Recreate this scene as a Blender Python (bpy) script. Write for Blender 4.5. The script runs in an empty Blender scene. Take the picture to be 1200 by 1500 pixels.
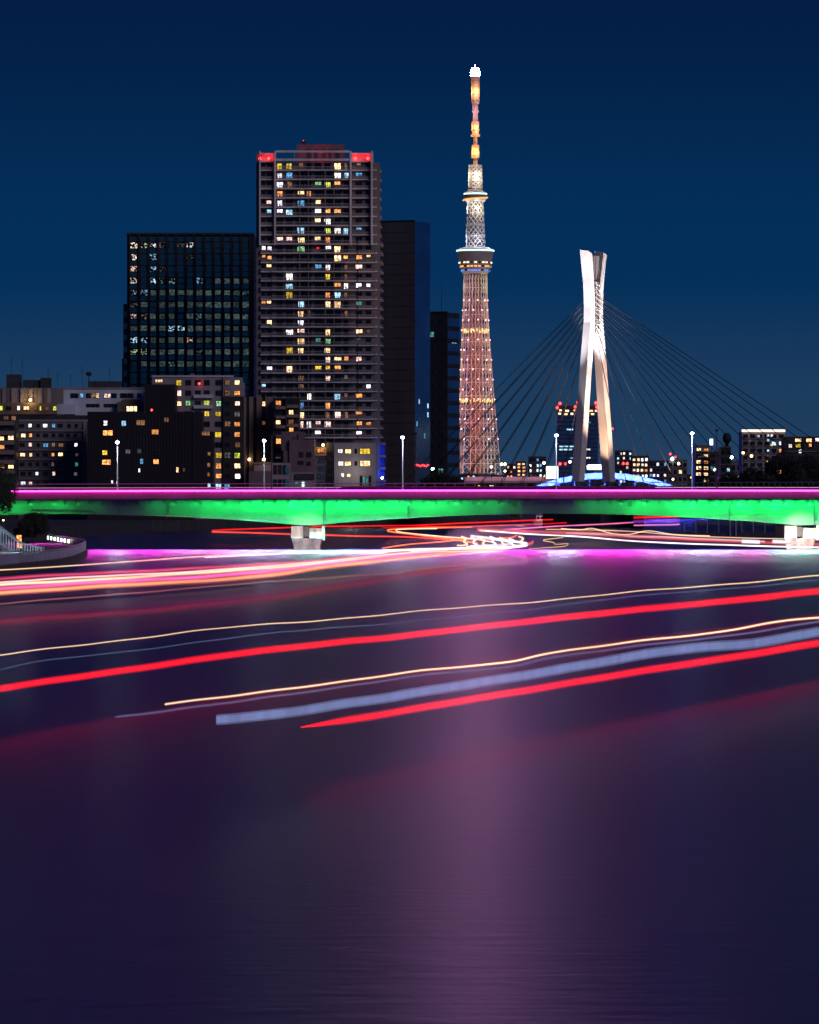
import bpy, bmesh, math, random
from mathutils import Vector, Matrix
R = math.radians
rng = random.Random(7)
scene = bpy.context.scene
COL = scene.collection

# ------------------------------------------------------------------ camera, sky, light
F, CX, HY, CAMZ = 6390.0, 600.0, 733.0, 8.7      # focal length in photo pixels, centre column, horizon row, eye height
cam_d = bpy.data.cameras.new('camera'); cam = bpy.data.objects.new('camera', cam_d); COL.objects.link(cam)
cam.location = (0, 0, CAMZ); cam.rotation_euler = (R(90), 0, 0)
cam_d.sensor_fit = 'HORIZONTAL'; cam_d.sensor_width = 36.0; cam_d.lens = F * 36 / 1200
cam_d.shift_y = -(750 - HY) / 1200; cam_d.clip_start = 1.0; cam_d.clip_end = 40000
scene.camera = cam

world = bpy.data.worlds.new('World'); scene.world = world; world.use_nodes = True
wn, wl = world.node_tree.nodes, world.node_tree.links
bg = wn['Background']
sky = wn.new('ShaderNodeTexSky'); sky.sky_type = 'NISHITA'; sky.sun_disc = False
sky.sun_elevation = R(-4); sky.sun_rotation = R(-60); sky.ozone_density = 6
tc = wn.new('ShaderNodeTexCoord'); sep = wn.new('ShaderNodeSeparateXYZ'); wl.new(tc.outputs['Generated'], sep.inputs[0])
asn = wn.new('ShaderNodeMath'); asn.operation = 'ARCSINE'; wl.new(sep.outputs[2], asn.inputs[0])
mp = wn.new('ShaderNodeMapRange'); mp.inputs['From Min'].default_value = 0; mp.inputs['From Max'].default_value = R(30)
wl.new(asn.outputs[0], mp.inputs['Value'])
rp = wn.new('ShaderNodeValToRGB'); el = rp.color_ramp.elements; rp.color_ramp.interpolation = 'EASE'
el[0].position = 0.0; el[0].color = (.025, .055, .116, 1)
el[1].position = 1.0; el[1].color = (.0012, .0055, .052, 1)
for p, c in ((.035, (.013, .047, .112, 1)), (.105, (.0009, .0285, .100, 1)), (.22, (.0010, .0130, .058, 1))):
    e = el.new(p); e.color = c
wl.new(mp.outputs[0], rp.inputs[0])
mx = wn.new('ShaderNodeMixRGB'); mx.blend_type = 'ADD'; mx.inputs[0].default_value = .04
wl.new(rp.outputs[0], mx.inputs[1]); wl.new(sky.outputs[0], mx.inputs[2]); wl.new(mx.outputs[0], bg.inputs[0])
bg.inputs[1].default_value = 1.0

sun_d = bpy.data.lights.new('sun', 'SUN'); sun = bpy.data.objects.new('sun', sun_d); COL.objects.link(sun)
sun_d.energy = 0.50; sun_d.angle = R(25); sun_d.color = (1, .84, .98)
sun.rotation_euler = (R(64), 0, R(38))            # the last glow of the dusk and the city behind the camera

vs = scene.view_settings
vs.view_transform = 'Standard'; vs.look = 'None'; vs.exposure = 0; vs.gamma = 1; vs.use_curve_mapping = False
scene.render.engine = 'CYCLES'
cy = scene.cycles
cy.use_denoising = True; cy.denoiser = 'OPENIMAGEDENOISE'; cy.denoising_prefilter = 'ACCURATE'
cy.max_bounces = 5; cy.diffuse_bounces = 2; cy.glossy_bounces = 3; cy.transmission_bounces = 2; cy.transparent_max_bounces = 6
cy.sample_clamp_indirect = 6; cy.caustics_reflective = False; cy.caustics_refractive = False; cy.use_light_tree = True

# ------------------------------------------------------------------ helpers
def P(px, py, D):
    return Vector(((px - CX) / F * D, D, CAMZ - (py - HY) / F * D))
def on_plane(px, py, h):                          # the point where a photo pixel's ray meets the level h above the water
    return P(px, py, (CAMZ - h) * F / (py - HY))
def tag(o, label=None, cat=None, group=None, kind=None):
    if label: o['label'] = label
    if cat: o['category'] = cat
    if group: o['group'] = group
    if kind: o['kind'] = kind
    return o
def empty(name, loc=(0, 0, 0), rz=0, **kw):
    o = bpy.data.objects.new(name, None); COL.objects.link(o); o.location = loc; o.rotation_euler = (0, 0, rz)
    return tag(o, **kw)
def box(bm, x0, x1, y0, y1, z0, z1, mi=0):
    v = [bm.verts.new((x, y, z)) for z in (z0, z1) for x, y in ((x0, y0), (x1, y0), (x1, y1), (x0, y1))]
    for q in ((3, 2, 1, 0), (4, 5, 6, 7), (0, 1, 5, 4), (1, 2, 6, 5), (2, 3, 7, 6), (3, 0, 4, 7)):
        bm.faces.new([v[i] for i in q]).material_index = mi
def loft(bm, rings, mi=0, cap=True, closed=True):
    rs = [[bm.verts.new(p) for p in r] for r in rings]
    n = len(rs[0])
    for a, b in zip(rs, rs[1:]):
        for i in range(n if closed else n - 1):
            j = (i + 1) % n
            bm.faces.new((a[i], a[j], b[j], b[i])).material_index = mi
    if cap:
        bm.faces.new(rs[0][::-1]).material_index = mi; bm.faces.new(rs[-1]).material_index = mi
def tube(bm, pts, r, n=6, mi=0, flat=1.0):
    pts = [Vector(p) for p in pts]; rings = []
    for i, p in enumerate(pts):
        t = (pts[min(i + 1, len(pts) - 1)] - pts[max(i - 1, 0)]).normalized()
        u = t.cross(Vector((0, 0, 1)))
        u = u.normalized() if u.length > 1e-4 else Vector((1, 0, 0))
        w = u.cross(t).normalized()
        rr = r[i] if isinstance(r, (list, tuple)) else r
        rings.append([p + u * math.cos(2 * math.pi * k / n) * rr * flat + w * math.sin(2 * math.pi * k / n) * rr for k in range(n)])
    loft(bm, rings, mi)
def cyl(bm, c, prof, n=16, mi=0):                 # prof: list of (radius, z)
    loft(bm, [[(c[0] + r * math.cos(2 * math.pi * k / n), c[1] + r * math.sin(2 * math.pi * k / n), c[2] + z) for k in range(n)] for r, z in prof], mi)
def prism(bm, pts, z0, z1, mi=0):
    loft(bm, [[(x, y, z0) for x, y in pts], [(x, y, z1) for x, y in pts]], mi)
def mk(name, bm, mats, parent=None, smooth=False, loc=None, kind=None, label=None):
    bmesh.ops.recalc_face_normals(bm, faces=bm.faces[:])
    me = bpy.data.meshes.new(name); bm.to_mesh(me); bm.free()
    for m in (mats if isinstance(mats, (list, tuple)) else [mats]): me.materials.append(m)
    if smooth:
        for f in me.polygons: f.use_smooth = True
    return inst(name, me, parent, loc, kind, label)
def inst(name, me, parent=None, loc=None, kind=None, label=None, scale=None, rz=None):
    o = bpy.data.objects.new(name, me); COL.objects.link(o); o.parent = parent
    if loc is not None: o.location = loc
    if scale is not None: o.scale = scale
    if rz is not None: o.rotation_euler = (0, 0, rz)
    return tag(o, label=label, kind=kind)
def bx(name, mats, parent, *dims, **kw):
    bm = bmesh.new(); box(bm, *dims); return mk(name, bm, mats, parent, **kw)
def copy_tree(o, parent=None):
    c = o.copy(); COL.objects.link(c); c.parent = parent
    for ch in list(o.children): copy_tree(ch, c)
    return c
def lamp(name, typ, loc, energy, color, parent=None, radius=.3, target=None, spot=None, size=None):
    d = bpy.data.lights.new(name, typ); d.energy = energy; d.color = color
    if typ == 'AREA':
        d.shape = 'RECTANGLE'; d.size, d.size_y = size
    else:
        d.shadow_soft_size = radius
    if spot: d.spot_size = R(spot[0]); d.spot_blend = spot[1]
    o = bpy.data.objects.new(name, d); COL.objects.link(o); o.parent = parent; o.location = loc
    if target is not None:
        o.rotation_euler = (Vector(target) - Vector(loc)).to_track_quat('-Z', 'Y').to_euler()
    return o

# ------------------------------------------------------------------ materials
def mat(name, col, rough=.7, metal=0.0, var=.25, scale=.4, bump=0.0, streak=False, spec=.5):
    m = bpy.data.materials.new(name); m.use_nodes = True
    n, l = m.node_tree.nodes, m.node_tree.links; b = n['Principled BSDF']
    b.inputs['Roughness'].default_value = rough; b.inputs['Metallic'].default_value = metal
    b.inputs['Specular IOR Level'].default_value = spec
    t = n.new('ShaderNodeTexCoord'); mpg = n.new('ShaderNodeMapping'); l.new(t.outputs['Object'], mpg.inputs[0])
    if streak: mpg.inputs['Scale'].default_value = (1, 1, .12)
    nz = n.new('ShaderNodeTexNoise'); nz.inputs['Scale'].default_value = scale; nz.inputs['Detail'].default_value = 6
    l.new(mpg.outputs[0], nz.inputs['Vector'])
    r = n.new('ShaderNodeValToRGB'); e = r.color_ramp.elements
    e[0].position = .3; e[1].position = .7
    e[0].color = tuple(c * (1 - var) for c in col) + (1,); e[1].color = tuple(min(1, c * (1 + var)) for c in col) + (1,)
    l.new(nz.outputs[0], r.inputs[0]); l.new(r.outputs[0], b.inputs['Base Color'])
    if bump:
        bp = n.new('ShaderNodeBump'); bp.inputs['Strength'].default_value = bump; bp.inputs['Distance'].default_value = .1
        l.new(nz.outputs[0], bp.inputs['Height']); l.new(bp.outputs[0], b.inputs['Normal'])
    return m
def glow(name, col, strength, mottle=0.0, scale=1.2):
    """an emitting surface; mottle breaks a lit room up into curtain, furniture and lamp patches, below zero it paints broken reflections"""
    m = bpy.data.materials.new(name); m.use_nodes = True
    n, l = m.node_tree.nodes, m.node_tree.links
    n.remove(n['Principled BSDF']); e = n.new('ShaderNodeEmission'); l.new(e.outputs[0], n['Material Output'].inputs[0])
    e.inputs[0].default_value = (*col, 1); e.inputs[1].default_value = strength
    if mottle:
        t = n.new('ShaderNodeTexCoord'); oi = n.new('ShaderNodeObjectInfo')
        ad = n.new('ShaderNodeVectorMath'); ad.operation = 'ADD'
        sc = n.new('ShaderNodeMath'); sc.operation = 'MULTIPLY'; sc.inputs[1].default_value = 91; l.new(oi.outputs['Random'], sc.inputs[0])
        l.new(t.outputs['Object'], ad.inputs[0]); l.new(sc.outputs[0], ad.inputs[1])
        nz = n.new('ShaderNodeTexNoise'); nz.inputs['Scale'].default_value = scale; nz.inputs['Detail'].default_value = 3
        l.new(ad.outputs[0], nz.inputs['Vector'])
        mr = n.new('ShaderNodeMapRange'); mr.inputs['From Min'].default_value = .3; mr.inputs['From Max'].default_value = .7
        if mottle < 0: mr.inputs['From Min'].default_value = .50; mr.inputs['From Max'].default_value = .64; mottle = 1.0
        mr.inputs['To Min'].default_value = strength * (1 - mottle); mr.inputs['To Max'].default_value = strength * (1 + mottle)
        l.new(nz.outputs[0], mr.inputs['Value'])
        m2 = n.new('ShaderNodeMapRange'); m2.inputs['To Min'].default_value = .55; m2.inputs['To Max'].default_value = 1.35
        l.new(oi.outputs['Random'], m2.inputs['Value'])
        mu = n.new('ShaderNodeMath'); mu.operation = 'MULTIPLY'; l.new(mr.outputs[0], mu.inputs[0]); l.new(m2.outputs[0], mu.inputs[1])
        l.new(mu.outputs[0], e.inputs[1])
    return m

M = {}
M['concrete'] = mat('concrete', (.30, .27, .29), .8, var=.2, scale=.3, streak=True)
M['pale'] = mat('pale_concrete', (.66, .64, .70), .8, var=.15, scale=.3, streak=True)
M['parapet'] = mat('balcony_parapet', (.20, .185, .21), .7, var=.25, scale=.7, streak=True)
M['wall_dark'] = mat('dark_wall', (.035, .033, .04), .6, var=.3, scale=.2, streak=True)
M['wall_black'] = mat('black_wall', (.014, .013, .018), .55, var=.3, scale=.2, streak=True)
M['wall_grey'] = mat('grey_wall', (.20, .185, .20), .8, var=.2, scale=.25, streak=True)
M['wall_greyl'] = mat('light_grey_wall', (.33, .30, .32), .8, var=.18, scale=.25, streak=True)
M['wall_white'] = mat('white_wall', (.66, .72, .82), .7, var=.15, scale=.25, streak=True)
M['wall_mauve'] = mat('mauve_wall', (.19, .135, .16), .8, var=.2, scale=.25, streak=True)
M['wall_brown'] = mat('brown_wall', (.26, .20, .18), .8, var=.2, scale=.25, streak=True)
M['wall_tan'] = mat('tan_wall', (.24, .18, .13), .8, var=.2, scale=.25, streak=True)
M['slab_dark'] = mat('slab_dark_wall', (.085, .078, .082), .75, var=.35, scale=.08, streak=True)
M['glass'] = mat('dark_glass', (.012, .016, .022), .12, var=.3, scale=.2)
M['glass_sky'] = mat('mirror_glass', (.11, .30, .31), .18, metal=.85, var=.3, scale=.1)
M['glass_navy'] = mat('navy_glass', (.16, .32, .56), .2, metal=.9, var=.2, scale=.1)
M['fin'] = mat('dark_fin', (.045, .032, .038), .5, var=.2)
M['frame'] = mat('window_frame', (.07, .065, .07), .5, var=.2)
M['roof'] = mat('roof_plant', (.05, .05, .06), .7, var=.3)
M['steel'] = mat('galvanised_steel', (.42, .42, .44), .5, metal=.3, var=.15)
M['lamp_pole'] = mat('white_pole_paint', (.80, .80, .80), .5, var=.05)
M['far_haze_wall'] = mat('far_wall_haze_tint', (.05, .06, .13), .8, var=.25, scale=.2)  # distance haze put into the wall colour as a blue tint
M['dark_steel'] = mat('dark_steel', (.03, .03, .036), .5, var=.2)
M['cable'] = mat('stay_cable', (.012, .014, .022), .5, var=.1)
M['pylon'] = mat('white_pylon', (.72, .68, .68), .55, var=.10, scale=.12, streak=True)
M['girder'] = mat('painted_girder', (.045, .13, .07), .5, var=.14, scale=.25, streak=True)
M['fascia'] = mat('fascia_paint', (.075, .06, .07), .6, var=.2, scale=.3, streak=True)
M['soffit'] = mat('bridge_soffit', (.05, .05, .05), .8, var=.3)
M['pier'] = mat('pier_concrete', (.40, .36, .33), .85, var=.45, scale=.9, bump=.3, streak=True)
M['asphalt'] = mat('asphalt', (.05, .05, .052), .85)
M['land'] = mat('land', (.045, .042, .042), .9)
M['quay'] = mat('quay_wall', (.06, .06, .062), .85, var=.4, scale=.5, streak=True)
M['fence'] = mat('white_fence', (.40, .50, .58), .5, var=.2, scale=.8)
M['fence_teal'] = mat('grey_fence', (.09, .21, .28), .5, var=.35, scale=.8)
M['bark'] = mat('bark', (.05, .038, .03), .9)
M['leaf'] = mat('leaf', (.030, .055, .022), .7, var=.5, scale=2.5)
M['leaf_dark'] = mat('dark_leaf', (.020, .026, .018), .8, var=.5, scale=1.0)
M['tower'] = mat('tower_steel', (.62, .58, .58), .6, var=.12, scale=.05)
M['core'] = mat('tower_core', (.20, .11, .12), .7, var=.25, scale=.05)
M['pod'] = mat('tower_pod', (.30, .29, .34), .5, var=.15, scale=.05)
M['arch'] = mat('arch_paint', (.34, .38, .85), .5, var=.1)
M['blue_paint'] = mat('blue_panel', (.02, .05, .45), .5, var=.15)
M['teal_paint'] = mat('teal_panel', (.02, .30, .36), .5, var=.15)

L, K = {}, {}
for nme, c, s in (('warm', (1, .62, .30), 1.5), ('orange', (1, .36, .10), 1.1), ('yellow', (1, .66, .06), .7), ('white', (1, .90, .84), 1.5),
                  ('lav', (.86, .82, 1), 1.5), ('cool', (.40, .74, 1), 1.0), ('blue', (.16, .50, .95), .55), ('green', (.40, .95, .40), .55),
                  ('teal', (.20, .75, .70), .30), ('pink', (1, .62, .52), 1.1), ('dim', (.70, .34, .17), .22), ('dimw', (.60, .62, .66), .10),
                  ('office', (.42, .62, .66), .06), ('red', (1, .02, .03), 1.5), ('yg', (.75, .85, .12), .7)):
    L[nme] = glow('lit_window_' + nme, c, s * 1.3, .9, 3.2)
    K[nme] = glow('broken_reflection_' + nme, tuple(.6 * q + .4 * v for q, v in zip(c, (.6, .8, 1))), s * .6, -1, 3.6)  # reflections in the office glass painted as patchy emission
L['lamp'] = glow('street_lamp_light', (.86, .94, 1), 30)
L['lampg'] = glow('greenish_lamp_light', (.86, 1, .80), 26)
L['lampw'] = glow('warm_lamp_light', (1, .60, .22), 9)
L['smallw'] = glow('small_white_light', (1, .93, .80), 6)
L['beacon'] = glow('red_beacon', (1, .03, .03), 9)
L['top'] = glow('tower_top_light', (.95, .36, 1), 1000)
L['led'] = glow('magenta_led', (1, .016, .50), 24)
L['sign'] = glow('lit_sign', (.86, .95, 1), 3.0)
L['crown'] = glow('crown_light', (1, .74, .52), 2.2)
L['cream'] = glow('cream_light', (1, .85, .66), 1.6)
L['aqua'] = glow('aqua_light', (.62, .95, .88), 1.7)
L['amber'] = glow('amber_light', (1, .42, .10), 1.6)
L['bluel'] = glow('blue_light', (.10, .30, 1), 1.3)
L['yellowl'] = glow('gold_light', (1, .72, .18), 1.8)
L['pinkl'] = glow('pink_light', (1, .44, .50), 6)

# ------------------------------------------------------------------ water, ground, banks
def water_mat():
    m = bpy.data.materials.new('river_water'); m.use_nodes = True
    n, l = m.node_tree.nodes, m.node_tree.links; b = n['Principled BSDF']
    b.inputs['Base Color'].default_value = (.044, .028, .135, 1)
    b.inputs['IOR'].default_value = 1.33
    t = n.new('ShaderNodeTexCoord')
    def noise(sx, sy, sc, det):
        mpg = n.new('ShaderNodeMapping'); mpg.inputs['Scale'].default_value = (sx, sy, 1); l.new(t.outputs['Object'], mpg.inputs[0])
        z = n.new('ShaderNodeTexNoise'); z.inputs['Scale'].default_value = sc; z.inputs['Detail'].default_value = det
        l.new(mpg.outputs[0], z.inputs['Vector']); return z
    big = noise(.012, .007, 1, 4)
    mr = n.new('ShaderNodeMapRange'); mr.inputs['From Min'].default_value = .3; mr.inputs['From Max'].default_value = .7
    mr.inputs['To Min'].default_value = .335; mr.inputs['To Max'].default_value = .36
    l.new(big.outputs[0], mr.inputs['Value']); l.new(mr.outputs[0], b.inputs['Roughness'])
    fine = noise(.45, .30, 1, 6); crest = noise(.5, 1.5, 1, 6)
    mxn = n.new('ShaderNodeMath'); mxn.operation = 'ADD'; l.new(fine.outputs[0], mxn.inputs[0]); l.new(crest.outputs[0], mxn.inputs[1])
    bp = n.new('ShaderNodeBump'); bp.inputs['Strength'].default_value = .22; bp.inputs['Distance'].default_value = .10
    l.new(mxn.outputs[0], bp.inputs['Height']); l.new(bp.outputs[0], b.inputs['Normal'])
    return m
M['water'] = water_mat()
def sheet(name, pts, z, m, kind='structure'):
    bm = bmesh.new(); bm.faces.new([bm.verts.new((x, y, z)) for x, y in pts]); return mk(name, bm, m, kind=kind)
sheet('ground', [(-16000, -3000), (16000, -3000), (16000, 26000), (-16000, 26000)], -4, M['land'])
sheet('river', [(-420, 15), (420, 15), (420, 2280), (-420, 2280)], 0, M['water'])
LB = [(-82, 480), (-78, 640), (-76, 790), (-80, 1000), (-72, 1200), (-22, 1400), (20, 1500), (48, 1700), (70, 1900), (118, 2260)]
RB = [(205, 480), (190, 800), (150, 1000), (130, 1150), (122, 1300), (126, 1500), (150, 1800), (205, 2260)]
def bank(name, pts, z1, label=None):
    bm = bmesh.new(); prism(bm, pts, -3.9, z1)
    o = mk(name, bm, M['quay'], kind='structure'); return o
bank('left_bank', LB + [(-2500, 2260), (-2500, 480)], 3.0)
bank('right_bank', RB[::-1] + [(2500, 480), (2500, 2260)][0:2], 3.0)
bank('far_bank', [(-9000, 2262), (9000, 2262), (9000, 15000), (-9000, 15000)], 3.2)

# ------------------------------------------------------------------ windows and buildings
def win_mesh(name, mull, sill=True):
    bm = bmesh.new(); t = .07
    box(bm, 0, 1, -.06, .05, -0.02, .05, 0); box(bm, 0, 1, -.06, .05, 1 - t, 1, 0)
    box(bm, 0, t, -.055, .05, .05, 1 - t, 0); box(bm, 1 - t, 1, -.055, .05, .05, 1 - t, 0)
    for k in range(1, mull): box(bm, k / mull - .03, k / mull + .03, -.05, .05, .05, 1 - t, 0)
    box(bm, t, 1 - t, -.012, .04, .05, 1 - t, 1)
    me = bpy.data.meshes.new(name); bmesh.ops.recalc_face_normals(bm, faces=bm.faces[:]); bm.to_mesh(me); bm.free()
    me.materials.append(M['frame']); me.materials.append(M['glass']); return me
WIN = [win_mesh('window_1', 1), win_mesh('window_2', 2), win_mesh('window_3', 3)]
_box1 = None

class Building:
    """front face at distance D; px0..px1 is the front's extent in the photograph, yaw turns it about its front left corner"""
    def __init__(s, name, label, px0, px1, ytop, D, depth, wall, yaw=0.0, group=None, base=3.0, zbase=None, body=True, cat='building'):
        s.D, s.mpp, s.px0, s.px1, s.yaw, s.base, s.depth = D, D / F, px0, px1, yaw, base, depth
        p = P(px0, HY, D); c, sn = math.cos(yaw), math.sin(yaw)
        xr = (px1 - CX) / F                       # front right corner lies on the ray of px1
        s.w = (xr * p.y - p.x) / (c - xr * sn)
        s.root = empty(name, (p.x, p.y, base), yaw, label=label, cat=cat, group=group)
        s.h = s.z(ytop)
        s.x_of = lambda px: ((((px - CX) / F) * p.y - p.x) / (c - ((px - CX) / F) * sn))
        if body:
            s.wall = bx('wall', wall, s.root, 0, s.w, 0, depth, 0, s.h)
    def z(s, py): return CAMZ + (HY - py) * s.mpp - s.base
    def block(s, name, m, px0, px1, y0, y1, f, b, kind=None, label=None, parent=None):
        x0, x1 = s.x_of(px0), s.x_of(px1)
        return bx(name, m, parent or s.root, x0, x1, f, b, s.z(max(y0, y1)), s.z(min(y0, y1)), kind=kind, label=label)
    def win(s, px, py, w, h, m=None, mull=2, front=0.0, parent=None, name='window'):
        """window centred on pixel (px, py), w x h pixels"""
        if m is not None and name == 'window' and w < 14:
            w *= rng.uniform(.82, 1.1); h *= rng.uniform(.82, 1.1); px += rng.uniform(-.5, .5); py += rng.uniform(-.4, .4)
        x0 = s.x_of(px - w / 2); x1 = s.x_of(px + w / 2)
        o = inst(name, WIN[mull - 1], parent or s.root, (x0, front - .02, s.z(py + h / 2)), scale=(x1 - x0, 1.6, h * s.mpp))
        if m is not None:
            o.material_slots[1].link = 'OBJECT'; o.material_slots[1].material = m
        return o
    def side_win(s, y, z, w, h, m=None, mull=2, right=True):
        o = inst('window', WIN[mull - 1], s.root, (s.w + .02, y, z), scale=(w, 1.6, h), rz=R(90))
        if m is not None:
            o.material_slots[1].link = 'OBJECT'; o.material_slots[1].material = m
        return o
    def grid(s, xs, ys, w, h, lit=(), p=0.0, mull=2, front=0.0, pool=('warm', 'orange', 'white', 'dim'), dark=True):
        lit = dict(((round(a), round(b)), c) for a, b, c in lit)
        for yy in ys:
            for xx in xs:
                c = lit.get((round(xx), round(yy)))
                if c is None and rng.random() < p: c = rng.choice(pool)
                if c or dark: s.win(xx, yy, w, h, L[c] if c else None, mull, front)

# ---- residential high-rise with red-lit roof corners
def high_rise():
    D = 1450
    b = Building('residential_tower', 'tall pale residential tower with red lit roof corners and stacked balconies', 375.5, 556.5, 238, D, 34, M['wall_grey'])
    mp_ = b.mpp; pitch = 13.5; FR = -2.4
    y_first = 250.0
    x = b.x_of
    # three balcony stacks: middle bay, left wing, right wing
    def bal(pxa, pxb, front, fl, label=None, thin=False):
        yb = y_first + pitch * fl                 # bottom edge of this floor's balcony
        bm = bmesh.new(); z = b.z(yb); xa, xb = x(pxa), x(pxb)
        box(bm, xa, xb, front, 1.0, z - .12, z + .26, 0)
        if thin: box(bm, xa + .1, xb - .1, front + .06, front + .18, z + .26, z + 1.15, 1)
        box(bm, xa, xb, front, front + .24, z + 1.15, z + 1.22, 0 if not thin else 1)
        n = max(2, int((xb - xa) / .55))
        for k in range(1, n):                     # vertical balusters standing proud of the panel
            xx = xa + (xb - xa) * k / n
            box(bm, xx - .10, xx + .10, front + .01, front + .06, z + .26, z + 1.15, 2 if thin else 1)
        return mk('balcony', bm, [M['pale'], M['parapet'], M['concrete']], b.root)
    for f in range(30):
        up = f < 8
        if up: bal(404.5, 512.5, FR + .25, f)
        else: bal(398, 523, FR, f)
        bal(382, 401.5 if up else 397.0, -1.3, f, thin=True)
        bal(516 if up else 524.5, 549, -1.2, f, thin=True)
        # pointed left corner balcony and rounded right corner balcony
        yb = y_first + pitch * f; z = b.z(yb)
        bm = bmesh.new()
        xa, xb = x(373.5 if not up else 376), x(381.7)
        loft(bm, [[(xb, -1.25, q), (xa, 3.0, q), (xa, 7.0, q), (xb, 8.0, q)] for q in (z, z + .28)], 0)
        loft(bm, [[(xb, -1.1, q), (xa + .25, 3.0, q), (xa + .25, 7.0, q), (xb, 7.8, q)] for q in (z + .28, z + 1.1)], 1)
        mk('corner_balcony', bm, [M['pale'], M['parapet']], b.root)
        bm = bmesh.new(); xc = x(549.2); rr = x(561.5 if not up else 559) - xc
        arc = [(xc + rr * math.sin(a), 1.6 - 2.8 * math.cos(a) + 3 * a) for a in [R(k * 18) for k in range(6)]] + [(xc + rr, 16), (xc, 16)]
        loft(bm, [[(px, py, q) for px, py in arc] for q in (z, z + .30)], 0)
        arc2 = [(xc + (rr - .25) * math.sin(a), 1.75 - 2.8 * math.cos(a) + 3 * a) for a in [R(k * 18) for k in range(6)]] + [(xc + rr - .25, 15.8), (xc, 15.8)]
        loft(bm, [[(px, py, q) for px, py in arc2] for q in (z + .30, z + 1.15)], 1)
        mk('corner_balcony', bm, [M['pale'], M['parapet']], b.root)
    # piers of the upper storeys
    for a, c in ((380.0, 382.0), (402.0, 404.4), (512.6, 515.4), (543.5, 546.2)):
        b.block('pilaster', M['pale'], a, c, 222, 359.5, FR - .15, 1.0)
    for k, (a, c) in enumerate(((438.6, 440.0), (476, 477.5), (451.5, 452.7), (489, 490.2))):   # party walls of the middle bay
        b.block('party_wall', M['parapet'], a, c, 250, 660, -1.9, .2)
    # roof frame and red corners
    b.block('roof_beam', M['pale'], 404.6, 512.4, 221, 224, FR, FR + .8); b.block('roof_beam', M['pale'], 404.6, 512.4, 233, 236, FR, FR + .8)
    for q in (431, 458, 486): b.block('roof_post', M['concrete'], q, q + 1.5, 224.05, 232.95, FR + .1, FR + .5)
    for a, c in ((376, 401.8), (515.6, 547)):
        bm = bmesh.new(); za, zb = b.z(237.9), b.z(224)
        box(bm, x(a), x(c), 1.2, 1.6, za, zb); box(bm, x(a), x(c), -1.2, 1.2, za, za + .3); box(bm, x(a), x(c), -1.2, 1.2, zb - .3, zb)
        mk('roof_corner', bm, M['pale'], b.root)
        for q in (a + 5, c - 8):
            bm = bmesh.new(); bmesh.ops.create_icosphere(bm, subdivisions=1, radius=.55); o = mk('red_beacon', bm, L['beacon'], b.root, loc=(x(q), -.6, b.z(232)))
            lamp('beacon_light', 'POINT', (x(q), -.9, b.z(231)), 800, (1, .02, .035), b.root, .3)
    b.block('roof_plant_room', M['wall_mauve'], 434, 504, 209, 237.9, 6, 20)
    b.block('roof_plant_room', M['roof'], 440, 447, 203, 208.9, 8, 12)
    for q in (452, 462, 474, 484, 494): b.block('louvre', M['roof'], q - 3, q + 3, 216, 234, 5.85, 6.0)
    bm = bmesh.new(); bmesh.ops.create_icosphere(bm, subdivisions=1, radius=.45); mk('red_beacon', bm, L['beacon'], b.root, loc=(x(443.5), 9, b.z(204)))
    lamp('beacon_light', 'POINT', (x(470), 1.0, b.z(228)), 450, (1, .04, .08), b.root, .6)
    # windows row by row
    cols = dict(A=410, B=424, C=440.8, D=453, E=466, F=480, G=494.5, H=507, I=526, J=540, K=394.5, L=386)
    rows = ['A:yellow B:yellow C:dim G:warm H:dim I:dim', 'A:lav B:blue G:white H:cool I:blue', 'A:lav B:dim E:green F:yg G:orange', 'A:orange C:warm D:orange',
            'A:lav C:blue E:warm K:pink', 'A:lav B:cool E:white F:orange G:orange K:cool', 'E:warm F:white', 'C:cool F:yg G:white H:cool I:blue',
            'A:pink B:pink C:warm E:warm F:orange', 'C:green E:red F:white G:warm L:lav K:lav', 'G:warm H:orange I:orange J:warm L:orange K:orange',
            'E:blue F:white H:dim K:warm I:pink', 'B:white F:yellow H:dim', 'B:cool G:orange H:white I:lav J:lav', 'B:yellow F:orange G:cool H:dim',
            'C:cool F:warm G:warm K:warm L:orange I:teal', 'C:warm D:dim H:dim', 'C:lav K:warm', 'B:white C:pink F:warm I:warm J:dim', 'C:warm E:teal F:green I:dimw',
            'B:yellow C:warm F:warm', 'F:pink G:warm H:orange I:pink', 'B:warm E:yellow F:yellow G:orange K:lav', 'C:dim F:pink H:dimw', 'C:dim L:cool J:lav',
            'D:white G:cool H:dim I:orange', 'C:blue F:orange', 'C:warm F:dim G:pink I:orange H:dim', 'C:pink D:white E:pink F:pink I:orange J:orange', 'E:white I:lav']
    for f, r in enumerate(rows):
        d = dict(t.split(':') for t in r.split()); yc = y_first + pitch * f - 6.1
        for k, cx in cols.items():
            side = k in 'IJKL'
            w = {'A': 9.5, 'B': 10.5, 'C': 11, 'D': 7, 'E': 10, 'F': 9.5, 'G': 10.5, 'H': 7, 'I': 10, 'J': 8, 'K': 8, 'L': 6}[k]
            h = 9.4 if not side else 6.4
            if k in d and d[k] in ('dim', 'dimw'): w *= .75
            if k in d and d[k] == 'red': w, h = 4, 4
            if k in d and (k == 'E' or rng.random() < .2): h *= .62; yo = -2.0
            else: yo = 0
            b.win(cx, yc - (1.6 if side else .4) + yo, w, h, L[d[k]] if k in d else None, 2 if w > 8 else 1, front=-.05)
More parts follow.
